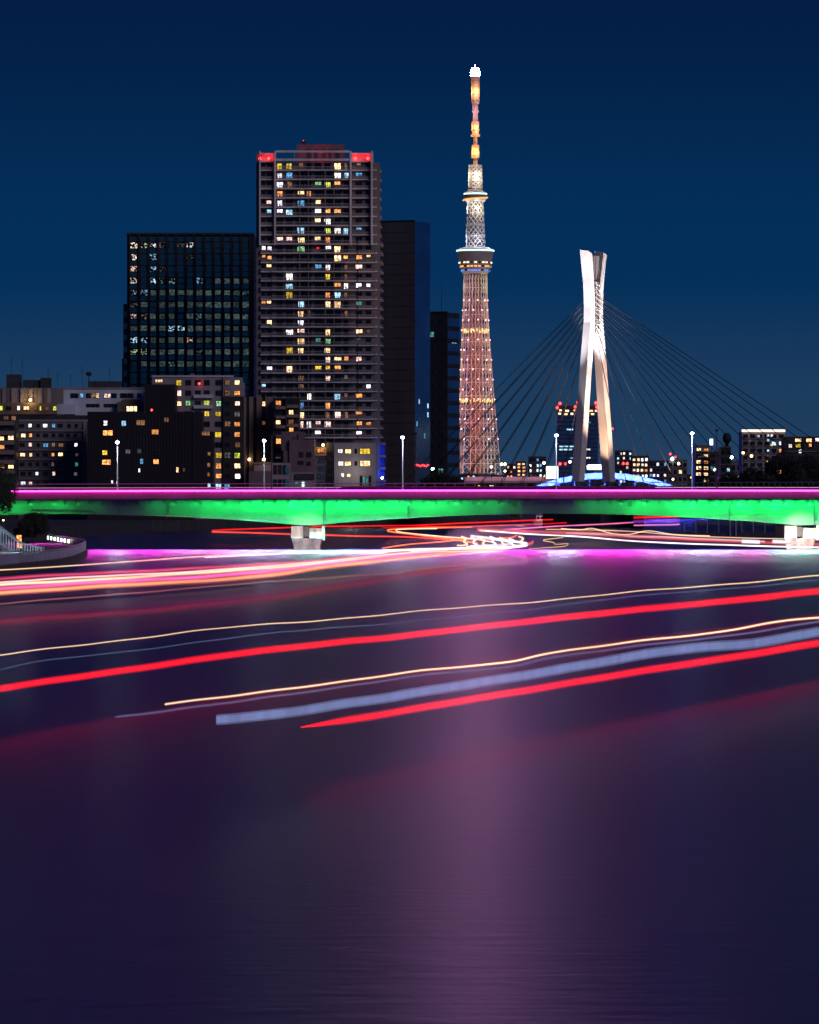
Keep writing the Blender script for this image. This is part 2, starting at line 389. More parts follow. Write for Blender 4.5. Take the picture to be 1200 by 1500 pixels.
        for q in (547 + rng.random() * 2,):       # lit slots between the rounded balconies
            if rng.random() < .35:
                o = inst('window', WIN[0], b.root, (b.w + .05, 1.0 + rng.random() * 3, b.z(yc + 2)), scale=(1.6, 1.6, 1.2), rz=R(90))
                o.material_slots[1].link = 'OBJECT'; o.material_slots[1].material = L[rng.choice(('white', 'warm', 'lav', 'dim'))]
    # podium
    b.block('podium', M['wall_greyl'], 488, 551, 649, 738, -3.2, -.2)
    for yy in (661, 679):
        for cx, w in ((499, 8.5), (510, 9.5)): b.win(cx, yy, w, 7.5, L['white' if cx < 505 else 'warm'], 2, -3.2)
        b.win(535, yy, 17, 8.5, L['yellow' if yy < 670 else 'warm'], 3, -3.2); b.win(521.5, yy, 4, 7, None, 1, -3.2)
    b.win(502, 696, 5, 5, L['white'], 1, -3.2); b.win(511, 696, 6, 4.5, L['warm'], 2, -3.2)
    for k in range(4): b.win(529 + k * 4.4, 704, 4, 15, L['teal'] if k in (1, 2) else None, 1, -3.2)
    for k in range(4):
        b.block('blue_panel', M['blue_paint'], 556.8, 563.5, 652 + 18 * k, 665 + 18 * k, 1.0, 3.0)
        b.block('shelf_slab', M['concrete'], 556.8, 565, 648 + 18 * k, 651.9 + 18 * k, .4, 4)
        lamp('panel_light', 'POINT', (x(559), -1.5, b.z(659 + 18 * k)), 260 if k > 1 else 90, (.05, .12, 1), b.root, .2)
    b.block('end_wall', M['wall_dark'], 556.8, 566, 649, 738, 3.2, 20)
    lamp('podium_light', 'POINT', (x(518), -9, b.z(690)), 600, (1, .9, .8), b.root, .4)
    return b
high_rise()

# ---- glass office block
def office():
    b = Building('glass_office_block', 'dark glass office block with thin vertical fins beside the tall residential tower', 186, 372, 342.5, 1530, 30, M['wall_black'], group=None)
    pitch, bay = 17.4, 13.55
    lit = {(0, 0): 'warm', (1, 0): 'yg', (2, 0): 'cream', (6, 0): 'white', (5, 0): 'dimw', (0, 1): 'warm', (0, 2): 'orange', (2, 2): 'blue', (3, 2): 'dimw', (0, 3): 'warm', (2, 3): 'cool', (3, 3): 'teal',
           (4, 3): 'teal', (0, 4): 'cool', (1, 4): 'blue', (0, 5): 'dimw', (0, 6): 'pink', (1, 6): 'dim', (0, 8): 'cool', (1, 8): 'blue', (0, 9): 'yg', (1, 9): 'yg', (6, 8): 'orange', (4, 7): 'cool', (5, 7): 'cool',
           (7, 6): 'teal', (12, 4): 'teal', (7, 9): 'dimw', (4, 10): 'teal', (7, 3): 'blue', (2, 1): 'blue', (6, 1): 'dimw', (3, 0): 'dim'}  # these cells show painted reflections, not lit rooms
    for j in range(14):
        yc = 351 + pitch * j
        for i in range(14):
            cx = 197.3 + bay * i - (1.3 if i == 0 else 0)
            if cx > 371: break
            c = lit.get((i, j))
            m = None
            if c == 'cream': m = K['white']
            elif c: m = K[c]
            elif 4 <= j <= 10 and rng.random() < .93 and not (j == 4 and i > 11) or (j == 3 and i > 8): m = L['office']
            b.win(cx, yc + 8, 10.4, 9.2, m if m else M['glass_sky'], 1, 0, name='window')
            o = b.win(cx, yc - 1.2, 10.4, 7.4, M['glass_sky'], 1, 0, name='spandrel_panel')
    for i in range(15):
        cx = 190.2 + bay * i
        if cx > 372: break
        b.block('fin', M['fin'], cx - 1.1, cx + 1.1, 342, 740, -.75, -.05)
    b.block('parapet', M['fin'], 185.5, 372.2, 341, 344, -.9, .5)
    # stepped wing at the left
    b.block('wing', M['wall_brown'], 179, 185.8, 444, 740, 6, 20); b.block('wing', M['wall_brown'], 176.5, 178.9, 524, 740, 8, 20)
    for k in range(9):
        b.block('wing_glass', M['glass_sky'], 179.4, 185.4, 455 + k * 17.4, 463 + k * 17.4, 5.8, 6.0)
    return b
office()

# ---- blank dark slab and the lower block beyond it
def slab_tower():
    b = Building('dark_slab_tower', 'blank charcoal slab tower rising behind the residential tower', 556, 608, 325, 1620, 14, M['slab_dark'], yaw=R(-24))
    b.wall.data.materials.append(M['glass_navy'])
    for p in b.wall.data.polygons:
        if p.normal.x > .9: p.material_index = 1
    b.block('roof_edge', M['wall_black'], 556, 608, 323.5, 325.5, -.15, .2)
    for k in range(24):                            # faint panel joints as thin ribs
        b.block('cladding_rib', M['slab_dark'], 556, 608, 340 + k * 15.5, 340.8 + k * 15.5, -.12, -.01)
    for k in range(26):
        zz = b.z(340 + k * 14.5)
        bx('floor_band', M['glass_navy'], b.root, b.w + .01, b.w + .06, .2, 13.8, zz, zz + .18)
    for y, py, c in ((3, 592, 'cool'), (11, 598, 'cool'), (11, 611, 'cool'), (1, 625, 'blue'), (8, 642, 'blue')):
        b.side_win(y, b.z(py), 1.4, 2.0, L[c], 1)
    for k in range(7):
        bm = bmesh.new(); bmesh.ops.create_icosphere(bm, subdivisions=1, radius=.28)
        mk('fairy_light', bm, L['beacon'], b.root, loc=(b.w + .4, 1 + k * 1.7, b.z(681 + (k % 3))))
    b2 = Building('grey_tiled_office', 'dark grey tiled office with square windows and rooftop mast behind the stay cables', 624, 655, 458, 1720, 12, M['wall_dark'], yaw=R(-25))
    b2.grid((632, 646), [472 + 18.2 * k for k in range(13)], 9, 9, lit=[(632, 490, 'teal'), (646, 690, 'teal')], p=0)
    for k in range(13):
        zz = b2.z(478 + k * 18.2)
        bx('ribbon_window', M['glass_navy'], b2.root, b2.w + .01, b2.w + .14, .5, 11.5, zz, zz + 3.2)
        bx('spandrel_band', M['wall_dark'], b2.root, b2.w + .01, b2.w + .2, .2, 11.8, zz - 1.5, zz - .05)
    b2.side_win(4, b2.z(509), 5.5, 2.6, L['cool'], 2)
    bm = bmesh.new(); cyl(bm, (b2.x_of(641), 4, b2.h), [(.16, 0), (.08, 12)], 5); mk('mast', bm, M['dark_steel'], b2.root)
    b2.block('roof_edge', M['wall_black'], 623.6, 655, 456.5, 459, -.15, .3)
slab_tower()

# ---- low blocks at the left
def aerial(b, px, ytop, ybase, y=4, name='antenna'):
    bm = bmesh.new(); z0, z1 = b.z(ybase), b.z(ytop); xx = b.x_of(px)
    cyl(bm, (xx, y, z0), [(.07, 0), (.05, z1 - z0)], 5)
    for k in (.7, .82, .93): box(bm, xx - .5, xx + .5, y - .03, y + .03, z0 + (z1 - z0) * k, z0 + (z1 - z0) * k + .06)
    return mk(name, bm, M['dark_steel'], b.root)

b = Building('brick_apartment_block', 'brown apartment block with warm balcony windows behind the bank tree', -30, 23, 607, 1290, 14, M['wall_dark'])
for k in range(7):
    b.block('balcony', M['wall_brown'], -28, 22, 617 + 14.2 * k, 623 + 14.2 * k, -1.3, -.02)
for px, py, c in ((3, 642, 'warm'), (16, 641, 'warm'), (3, 655, 'orange'), (3, 683, 'orange'), (16, 684, 'warm'), (28 - 8, 612, 'dim'), (9, 612, 'dim'), (16, 628, None), (3, 628, None), (16, 656, None), (3, 670, None), (16, 670, None)):
    b.win(px, py, 8, 6.4, L[c] if c else None, 2)

b = Building('grey_ribbed_block', 'grey block with pilaster ribs and yellow lit strip windows', -40, 95, 568, 1380, 16, M['wall_grey'])
for k in range(9): b.block('pilaster', M['wall_greyl'], -36 + k * 13.2, -31 + k * 13.2, 569, 590, -.5, -.02)
b.block('ledge', M['wall_tan'], -40, 84, 590, 607, -1.2, -.01)
for px, w, c in ((2, 5, 'yg'), (13, 8, None), (28, 5, 'white'), (39, 11, 'warm'), (52, 3, 'dim'), (60, 3, 'yg'), (69, 6, 'dim'), (81, 5, 'yg')):
    b.win(px, 598, w, 6.5, L[c] if c else None, 2 if w > 5 else 1, -1.2)
b.block('plant_room', M['roof'], 8, 28, 548, 567.9, 3, 9); b.block('plant_room', M['roof'], 32, 57, 556, 567.9, 4, 9); b.block('plant_room', M['wall_dark'], 58, 72, 553, 567.9, 3, 9)
for px, t in ((15, 520), (31, 524), (69, 540), (83, 545)): aerial(b, px, t, 567)
bm = bmesh.new(); bmesh.ops.create_icosphere(bm, subdivisions=1, radius=.5); mk('wall_lamp', bm, L['lampw'], b.root, loc=(b.x_of(45), -1.6, b.z(586)))
lamp('wall_lamp_light', 'POINT', (b.x_of(45), -2.2, b.z(586)), 500, (1, .6, .2), b.root, .3)

b = Building('white_banded_block', 'white apartment block with long dark strip windows and a rounded end', 93, 211, 570, 1350, 14, M['wall_white'])
for px, w, c in ((109, 12, None), (119, 5, 'blue'), (130, 8, None), (137, 9, 'dim'), (143, 5, 'warm'), (157, 10, 'pink'), (167, 8, None), (186, 20, None), (204, 6, None)):
    b.win(px, 579.5, w, 7, L[c] if c else None, 2 if w > 6 else 1)
for px, w in ((136, 20), (160, 16), (170, 5)): b.win(px, 594, w, 5, None, 3)
b.block('terrace_house', M['wall_tan'], 173, 211, 589, 640, -3, -.05); b.block('terrace_parapet', M['wall_tan'], 180, 206, 585, 588.9, -2.5, -.05)
b.win(194, 599, 17, 8, L['warm'], 3, -3); b.block('roof_plant', M['roof'], 128, 176, 558, 569.9, 3, 9); b.block('parapet', M['wall_greyl'], 93, 211, 567.5, 570, -.25, .3)
b.block('hut', M['wall_white'], 85, 111, 592, 607, -4, -.05)
for px, t in ((102, 548), (119, 535), (159, 537), (139, 556)): aerial(b, px, t, 569)
bm = bmesh.new(); cyl(bm, (b.x_of(129), 3, b.z(558)), [(.15, 0), (.12, 1.6), (.8, 1.7), (1.0, 2.3), (.6, 2.9)], 8); mk('dish_mast', bm, M['dark_steel'], b.root)

b = Building('grey_apartment_block', 'mid grey seven storey apartment block with small mixed lit windows', 24, 126, 617, 1300, 14, M['wall_grey'])
lit7 = {(0, 1): 'white', (0, 3): 'white', (0, 4): 'blue', (1, 0): 'warm', (1, 1): 'orange', (2, 1): 'pink', (2, 3): 'blue', (2, 4): 'dim', (2, 7): 'lav', (2, 5): 'dim', (3, 0): 'warm', (3, 1): 'warm', (3, 4): 'orange', (3, 5): 'warm', (3, 7): 'dimw',
        (4, 7): 'teal', (4, 4): 'dimw', (5, 2): 'lav', (5, 4): 'pink', (5, 7): 'dimw', (6, 0): 'lav', (6, 1): 'pink'}
for j in range(7):
    for i in range(8):
        c = lit7.get((j, i)); b.win(33 + i * 11.2 + rng.uniform(-1, 1), 623.5 + 14.1 * j, 7.5 if i in (0, 3, 5) else 5, 5.6, L[c] if c else None, 2 if i in (0, 3, 5) else 1)
    b.block('string_course', M['wall_greyl'], 24.3, 122, 630 + 14.1 * j, 632 + 14.1 * j, -.5, -.02)
b.block('parapet', M['wall_greyl'], 23.5, 126.5, 614.5, 617.5, -.3, .3); b.block('corner_rib', M['wall_greyl'], 122.2, 126.4, 618, 735, -.6, -.02)
b.block('roof_screen', M['wall_dark'], 22, 128, 608, 614, 2.5, 8)

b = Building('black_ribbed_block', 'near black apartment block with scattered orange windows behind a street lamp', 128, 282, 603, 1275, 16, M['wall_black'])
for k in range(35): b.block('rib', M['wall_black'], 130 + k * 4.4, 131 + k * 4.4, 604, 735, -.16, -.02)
for px, py, w, c in ((154, 620, 6, 'lav'), (181, 620, 8, 'cool'), (206, 619, 14, 'dim'), (158, 634, 16, 'orange'), (227, 633, 12, 'orange'), (154, 663, 9, 'yellow'), (156, 677, 14, 'orange'), (229, 676, 10, 'orange'), (208, 676, 6, 'blue'), (187, 661, 7, 'dimw'), (204, 661, 6, 'dimw'),
                 (204, 689, 2.5, 'white'), (260, 688, 4, 'warm'), (270, 688, 3, 'dim'), (164, 706, 3, 'white'), (172, 707, 2.5, 'lav'), (152, 648, 8, None), (181, 648, 8, None), (206, 648, 10, None), (229, 662, 10, None), (244, 615, 8, 'dim')):
    b.win(px, py, w, 8 if w > 3 else 5.5, L[c] if c else None, 2 if w > 5 else 1, -.18)
bm = bmesh.new(); bmesh.ops.create_icosphere(bm, subdivisions=1, radius=.35); mk('red_beacon', bm, L['beacon'], b.root, loc=(b.x_of(222), 1, b.h + .5))
b.block('stair_core', M['wall_black'], 282.3, 296, 604, 735, -.3, 10); b.block('stair_core', M['wall_black'], 296.2, 312, 632, 735, -.2, 10)
for py, c in ((665, 'dim'), (681, 'dim'), (695, 'dim'), (711, 'cool')): b.win(306, py, 4, 6, L[c], 1, -.22)
b.win(301, 635, 14, 6, L['dim'], 3, -.22)

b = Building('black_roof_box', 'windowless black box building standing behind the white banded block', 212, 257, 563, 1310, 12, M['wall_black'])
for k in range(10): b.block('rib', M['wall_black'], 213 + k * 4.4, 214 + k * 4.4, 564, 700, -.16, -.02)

b = Building('stepped_grey_apartments', 'grey stepped apartment block with yellow and orange lit windows', 223, 342, 552, 1335, 15, M['wall_greyl'])
for i, px in enumerate((262.5, 276, 290, 303, 320, 333.5, 348)):
    for j in range(11):
        py = 560.5 + 15.2 * j
        c = {(0, 0): 'yellow', (6, 0): 'warm', (5, 0): 'dim', (0, 1): 'pink', (6, 1): 'orange', (5, 1): 'dim', (0, 2): 'warm', (1, 2): 'green', (3, 2): 'yg', (4, 2): 'green', (6, 2): 'pink', (3, 3): 'yellow', (4, 3): 'yellow', (0, 3): 'dim', (6, 3): 'dimw',
             (6, 4): 'orange', (5, 4): 'dim', (4, 5): 'yellow', (6, 5): 'orange', (6, 6): 'dim', (4, 7): 'yellow', (5, 7): 'dimw', (6, 7): 'yg', (4, 8): 'orange', (6, 8): 'warm', (4, 9): 'orange', (6, 9): 'white', (4, 10): 'cool', (5, 10): 'blue'}.get((i, j))
        if px < 310 and j > 4: continue
        if px > 341: px_ = 348
        b.win(px if px < 341 else 348, py, 10.5 if i == 4 and j > 3 else 8.8, 8, L[c] if c else None, 2, -.02 if i < 5 else -.95)
b.block('stair_bay', M['wall_dark'], 327, 357.5, 581, 738, -.92, -.02); b.block('stair_bay', M['wall_greyl'], 327, 356, 553, 580.9, -.92, -.02)
b.block('corner_wing', M['wall_greyl'], 342.2, 357, 560, 738, 0.02, 12)
b.win(233, 558, 13, 5, L['warm'], 3); b.block('parapet', M['pale'], 222.5, 342.5, 549.8, 552.4, -.35, .3); b.block('vent_hut', M['wall_grey'], 278, 284, 546.5, 549.7, 3, 6)
for k in (580.5, 596): b.block('balcony', M['wall_white'], 284, 312, k - 2.5, k + 2.5, -1.3, -.03)
bm = bmesh.new(); bmesh.ops.create_icosphere(bm, subdivisions=1, radius=.4); mk('red_beacon', bm, L['beacon'], b.root, loc=(b.x_of(292), -.5, b.z(562)))

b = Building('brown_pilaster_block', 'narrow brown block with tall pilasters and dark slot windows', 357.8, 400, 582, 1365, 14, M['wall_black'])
for a, c in ((358.2, 361), (365, 371), (376, 384), (388.5, 399.8)): b.block('pilaster', M['wall_brown'], a, c, 581, 735, -.6, -.02)
for py, c in ((591, 'warm'), (605, None), (619, 'dim'), (634, None), (648, None)): b.win(386.3, py, 5, 7, L[c] if c else None, 1, -.02)
for px, py in ((365.5, 673),):
    bm = bmesh.new(); bmesh.ops.create_icosphere(bm, subdivisions=1, radius=.5); mk('wall_lamp', bm, L['lampw'], b.root, loc=(b.x_of(px), -1.3, b.z(py)))

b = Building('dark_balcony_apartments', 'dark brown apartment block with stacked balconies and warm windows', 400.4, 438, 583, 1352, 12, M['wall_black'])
for k in range(6):
    b.block('balcony', M['wall_brown'], 404, 418.5, 595 + 14 * k, 599.5 + 14 * k, -1.4, -.02); b.block('balcony', M['wall_brown'], 420.5, 437.5, 593 + 14 * k, 597.5 + 14 * k, -1.2, -.02)
for px, py, c in ((408, 590, 'orange'), (427, 604, 'warm'), (408, 618, 'warm'), (408, 646, 'orange'), (427, 618, 'dim'), (427, 630, 'orange'), (408, 604, None), (427, 589, None), (408, 632, None), (408, 668, 'dimw')):
    b.win(px, py, 7.5, 7.5, L[c] if c else None, 2, -.02)
b.block('end_pier', M['wall_dark'], 418.7, 420.3, 583, 735, -1.5, -.02)

b = Building('mauve_tiled_house', 'mauve tiled mid rise house with four small dark windows', 424, 461, 644, 1338, 10, M['wall_mauve'])
b.block('upper_storey', M['wall_mauve'], 412, 446, 632, 660, 1.5, 9); b.block('wing', M['wall_mauve'], 415, 423.8, 660.1, 738, .8, 9)
for px, py, w in ((441, 666, 7), (452.5, 666, 8), (440.5, 678, 9), (452, 679, 7), (436, 640, 3)): b.win(px, py, w, 8 if py < 670 else 6, None, 2, -.02)
b.block('shop_front', M['wall_greyl'], 426, 462.5, 692, 738, -1.4, -.02); b.block('shop_awning', M['roof'], 433, 461, 694, 702, -2.1, -1.42); b.block('shop_sign', L['aqua'], 442.5, 446, 706, 714, -1.6, -1.41)
b.win(435, 708, 6, 4, L['teal'], 1, -1.42)

b = Building('white_shop_building', 'low white shop building with a teal wall panel and glazed front', 372, 425, 678, 1325, 9, M['wall_greyl'])
for px in (403, 410, 417): b.win(px, 688, 6, 14, None, 1); b.win(px, 708, 6, 12, None, 1)
b.block('teal_panel', M['teal_paint'], 417.5, 423.5, 684, 693, -.2, -.02); b.block('teal_panel', M['teal_paint'], 417.5, 423.5, 703, 715, -.2, -.02)
b.block('lean_to', M['wall_mauve'], 365, 398, 690, 738, -2.2, -.05); b.block('annex_roof', M['wall_grey'], 371, 399, 677, 680, -.3, .5)
bm = bmesh.new(); bmesh.ops.create_icosphere(bm, subdivisions=1, radius=.55); mk('wall_lamp', bm, L['lampw'], b.root, loc=(b.x_of(387), -2.6, b.z(673)))

b = Building('narrow_glazed_house', 'narrow house with dark glazing and a lamp lit roof terrace', 462, 489, 668, 1345, 10, M['wall_grey'])
for j in range(4):
    b.win(470, 674 + j * 12, 11, 9, M['glass_sky'], 2); b.win(483.5, 666 + j * 12, 9, 9, None, 2, -.62)
b.block('side_bay', M['wall_dark'], 478.5, 489, 648, 738, -.6, 8)
b.block('roof_terrace', M['wall_tan'], 461.5, 478, 655, 667.8, -.5, 4); b.win(470, 660, 11, 5.5, L['orange'], 2, -.55)
bm = bmesh.new(); bmesh.ops.create_icosphere(bm, subdivisions=1, radius=.5); mk('terrace_lamp', bm, L['lampw'], b.root, loc=(b.x_of(473.5), -.9, b.z(652)))
lamp('terrace_lamp_light', 'POINT', (b.x_of(473.5), -1.6, b.z(651)), 500, (1, .6, .2), b.root, .3)
for k in range(5):
    bm = bmesh.new(); box(bm, 0, .55, 0, .4, 0, (9.5, 5, 5.5, 12, 4)[k])
    o = mk('lit_kiosk_post', bm, [M['steel'], ][0], loc=P((475, 483, 487, 492, 499)[k], 712, 1330), label='slim %s post in front of the narrow glazed house' % ('tall white', 'short grey', 'stubby grey', 'tallest pale', 'low pale')[k])
    o.location.z = 3.0; tag(o, cat='post', group='posts on the quay')

# ------------------------------------------------------------------ broadcasting tower
def sky_tower():
    D = 6260.0; m = D / F; bx_ = P(696.5, HY, D)
    root = empty('broadcasting_tower', (bx_.x, D, 3.2), label='very tall lattice broadcasting tower lit pink and white with a brilliant tip', cat='tower')
    Z = lambda y: CAMZ + (HY - y) * m - 3.2
    def radius(z, a):                              # three-cornered at the foot, round higher up
        t = min(1, max(0, z / 300)); rc = 41 * (1 - t) ** 1.25 + 17.0 * (1 - (1 - t) ** 1.25)
        if z > 300: rc = 17.0 - (z - 300) * .006
        q = 2 * math.pi / 3; aa = ((a + q / 2) % q) - q / 2
        tri = math.cos(math.pi / 3) / math.cos(abs(aa) - math.pi / 3)
        k = max(0, 1 - z / 260) ** .9
        return rc * (k * (.25 + .75 * tri) + (1 - k)) * (1 if k == 0 else 1)
    def ring(z, n, off=0.0): return [Vector((radius(z, 2 * math.pi * (i + off) / n) * math.cos(2 * math.pi * (i + off) / n), radius(z, 2 * math.pi * (i + off) / n) * math.sin(2 * math.pi * (i + off) / n), z)) for i in range(n)]
    def strut(bm, a, c, r): tube(bm, [a, c], r, 4)
    zt = Z(402); n = 24; levels = [zt * (k / 34) for k in range(35)]
    bm = bmesh.new()
    for k in range(34):
        A, B = ring(levels[k], n), ring(levels[k + 1], n); Bh = ring(levels[k + 1], n, 1)
        for i in range(n):
            strut(bm, A[i], B[i], .48)
            strut(bm, A[i], B[(i + 1) % n], .32) if k % 2 == 0 else strut(bm, A[(i + 1) % n], B[i], .32)
        if k % 2 == 0:
            for i in range(n): strut(bm, A[i], A[(i + 1) % n], .45)
    mk('lattice', bm, M['tower'], root, kind='stuff')
    bm = bmesh.new(); cyl(bm, (0, 0, 0), [(11, 0), (9.5, 150), (8.5, zt + 8)], 18); mk('core', bm, M['core'], root, smooth=True)
    # lower pod
    bm = bmesh.new(); zb = Z(401)
    cyl(bm, (0, 0, zb), [(18.5, 0), (20, 4), (22, 10), (26.5, 32), (27, 35), (21, 37), (17, 38)], 40); mk('lower_pod', bm, M['pod'], root, smooth=False)
    bm = bmesh.new(); cyl(bm, (0, 0, Z(368.5)), [(26.9, 0), (27.4, .4), (27.4, 2.0), (26.8, 2.3)], 40); mk('pod_light_ring', bm, L['aqua'], root)
    for y, c, rr in ((386, 'cream', 24.0), (391.5, 'amber', 22.6), (397.5, 'bluel', 21.0)):
        for k in range(26):
            a = 2 * math.pi * k / 26; bm = bmesh.new(); box(bm, -1.9, 1.9, -.3, .3, 0, 1.9)
            o = mk('deck_window', bm, L[c] if (k * 7 + int(y)) % 3 else M['glass'], root, loc=(rr * math.sin(a), -rr * math.cos(a), Z(y))); o.rotation_euler = (0, 0, a)
    # upper shaft
    def lattice2(y0, y1, r0, r1, n, lv, rad, name):
        bm = bmesh.new(); za, zb = Z(y0), Z(y1)
        for k in range(lv):
            t0, t1 = k / lv, (k + 1) / lv
            def rg(t): return [Vector(((r0 + (r1 - r0) * t) * math.cos(2 * math.pi * i / n), (r0 + (r1 - r0) * t) * math.sin(2 * math.pi * i / n), za + (zb - za) * t)) for i in range(n)]
            A, B = rg(t0), rg(t1)
            for i in range(n):
                strut(bm, A[i], B[(i + 1) % n], rad); strut(bm, A[(i + 1) % n], B[i], rad)
                if k % 2 == 0: strut(bm, A[i], A[(i + 1) % n], rad)
        return mk(name, bm, M['tower'], root, kind='stuff')
    lattice2(362, 296, 14.0, 11.5, 12, 8, .62, 'upper_lattice')
    bm = bmesh.new(); cyl(bm, (0, 0, Z(364)), [(7, 0), (6, Z(290) - Z(364))], 14); mk('upper_core', bm, M['wall_grey'], root, smooth=True)
    bm = bmesh.new(); cyl(bm, (0, 0, Z(296)), [(13, 0), (16.5, 5), (17, 10), (15.5, 14), (12, 15)], 32); mk('upper_pod', bm, M['pod'], root)
    bm = bmesh.new(); cyl(bm, (0, 0, Z(285.5)), [(16.6, 0), (16.9, .3), (16.9, 2.2), (16.4, 2.4)], 32); mk('pod_light_ring', bm, L['aqua'], root)
    bm = bmesh.new()                              # the spiralling gallery
    pts = [(17.3 * math.cos(a), 17.3 * math.sin(a), Z(293.5) + 4 * (a - R(180)) / R(180)) for a in [R(180 + 6 * k) for k in range(32)]]
    tube(bm, pts, 1.1, 6); mk('spiral_gallery', bm, L['amber'], root)
    lattice2(275, 243, 10.5, 9.5, 10, 6, .6, 'mast_lattice')
    bm = bmesh.new(); cyl(bm, (0, 0, Z(280)), [(11.5, 0), (10, 4), (6, 5), (5.5, Z(243) - Z(280))], 14); mk('mast_core', bm, M['pod'], root)
    prof = [(9.8, 243), (9.8, 241.5), (3.2, 241.4), (3.2, 232), (5.4, 231.8), (5.4, 212.4), (2.8, 212.2), (2.8, 200), (6.6, 199.8), (6.6, 197), (4.6, 196.8), (5.4, 178), (3.6, 177.8), (3.6, 164.5), (5.0, 164.3), (5.0, 162), (3.8, 161.8), (4.2, 152), (5.4, 151.8), (6.0, 119), (6.4, 112)]
    bm = bmesh.new(); cyl(bm, (0, 0, 0), [(r, Z(y)) for r, y in prof], 14); mk('mast', bm, M['tower'], root)
    for y in (118, 128, 138, 147, 182, 190, 216, 222, 228):
        bm = bmesh.new(); cyl(bm, (0, 0, Z(y)), [(5.9, -.5), (6.2, 0), (5.9, .5)], 14); mk('mast_hoop', bm, M['pod'], root)
    bm = bmesh.new(); cyl(bm, (0, 0, 0), [(2.6, Z(112.2)), (2.2, Z(99)), (.7, Z(98.5)), (.4, Z(94))], 8); mk('summit_frame', bm, M['pod'], root)
    bm = bmesh.new(); bmesh.ops.create_icosphere(bm, subdivisions=2, radius=1.75); me = bpy.data.meshes.new('summit_lamp'); bm.to_mesh(me); bm.free(); me.materials.append(L['top'])
    for k, (y, rr) in enumerate(((109.5, 5.0), (105.5, 5.4), (101.5, 4.2))):
        for i in range(8):
            a = 2 * math.pi * (i + .5 * (k % 2)) / 8; inst('summit_lamp', me, root, (rr * math.cos(a), rr * math.sin(a), Z(y)))
    # mid-height ring bands and lattice lamps
    for y, nn in ((485, 26), (587, 30)):
        zc = Z(y)
        for k in range(nn):
            a = 2 * math.pi * k / nn; r = radius(zc, a) * .9; bm = bmesh.new(); box(bm, -.8, .8, -.5, .5, -3 + (k % 3), 3 - (k % 2) * 2)
            o = mk('gold_band_lamp', bm, L['yellowl'], root, loc=(r * math.cos(a), r * math.sin(a), zc)); o.rotation_euler = (0, 0, a + math.pi / 2)
    bm0 = bmesh.new(); bmesh.ops.create_icosphere(bm0, subdivisions=1, radius=.85); me = bpy.data.meshes.new('lattice_lamp'); bm0.to_mesh(me); bm0.free(); me.materials.append(L['pinkl'])
    for k in range(15):
        z = Z(440 + k * 14.5)
        for i in range(9):
            a = 2 * math.pi * (i + .5 * (k % 2)) / 9; r = radius(z, a) + .6
            inst('lattice_lamp', me, root, (r * math.cos(a), r * math.sin(a), z))
    # floodlights on the lattice
    for y, e, c in ((690, 34, (1, .66, .50)), (655, 36, (1, .58, .48)), (615, 34, (1, .40, .36)), (575, 34, (1, .50, .44)), (535, 34, (1, .50, .34)), (495, 30, (1, .52, .40)), (455, 26, (1, .56, .52)), (418, 26, (1, .84, .58))):
        for i in range(6):
            a = 2 * math.pi * (i + .25) / 6; z = Z(y); r = radius(z, a) + 16
            lamp('floodlight', 'POINT', (r * math.cos(a), r * math.sin(a), z), e * 420, (c[0], c[1] * (1.08 if i % 2 else .66), c[2] * (.62 if i % 2 else .95)), root, .4)
    for y, e, c, r in ((352, 14, (.85, .9, 1), 22), (305, 22, (1, .9, .7), 20), (260, 26, (1, .84, .60), 18), (222, 20, (1, .42, .08), 12), (188, 16, (1, .40, .10), 12), (135, 20, (1, .36, .10), 12), (165, 7, (.9, .4, .5), 14)):
        for i in range(4):
            a = 2 * math.pi * (i + .12) / 4
            lamp('floodlight', 'POINT', (r * math.cos(a), r * math.sin(a), Z(y)), e * 850, c, root, .3)
    # station building at the foot
    s = empty('tower_foot_hall', (bx_.x, D - 60, 3.2), label='low pale hall at the foot of the lattice tower', cat='building')
    bm = bmesh.new(); loft(bm, [[(-50, 0, 0), (60, 0, 0), (60, 30, 0), (-50, 30, 0)], [(-50, 0, 20), (60, 0, 20), (60, 30, 20), (-50, 30, 20)], [(-30, 2, 44), (26, 2, 44), (26, 28, 44), (-30, 28, 44)]]); mk('wall', bm, M['wall_grey'], s)
sky_tower()

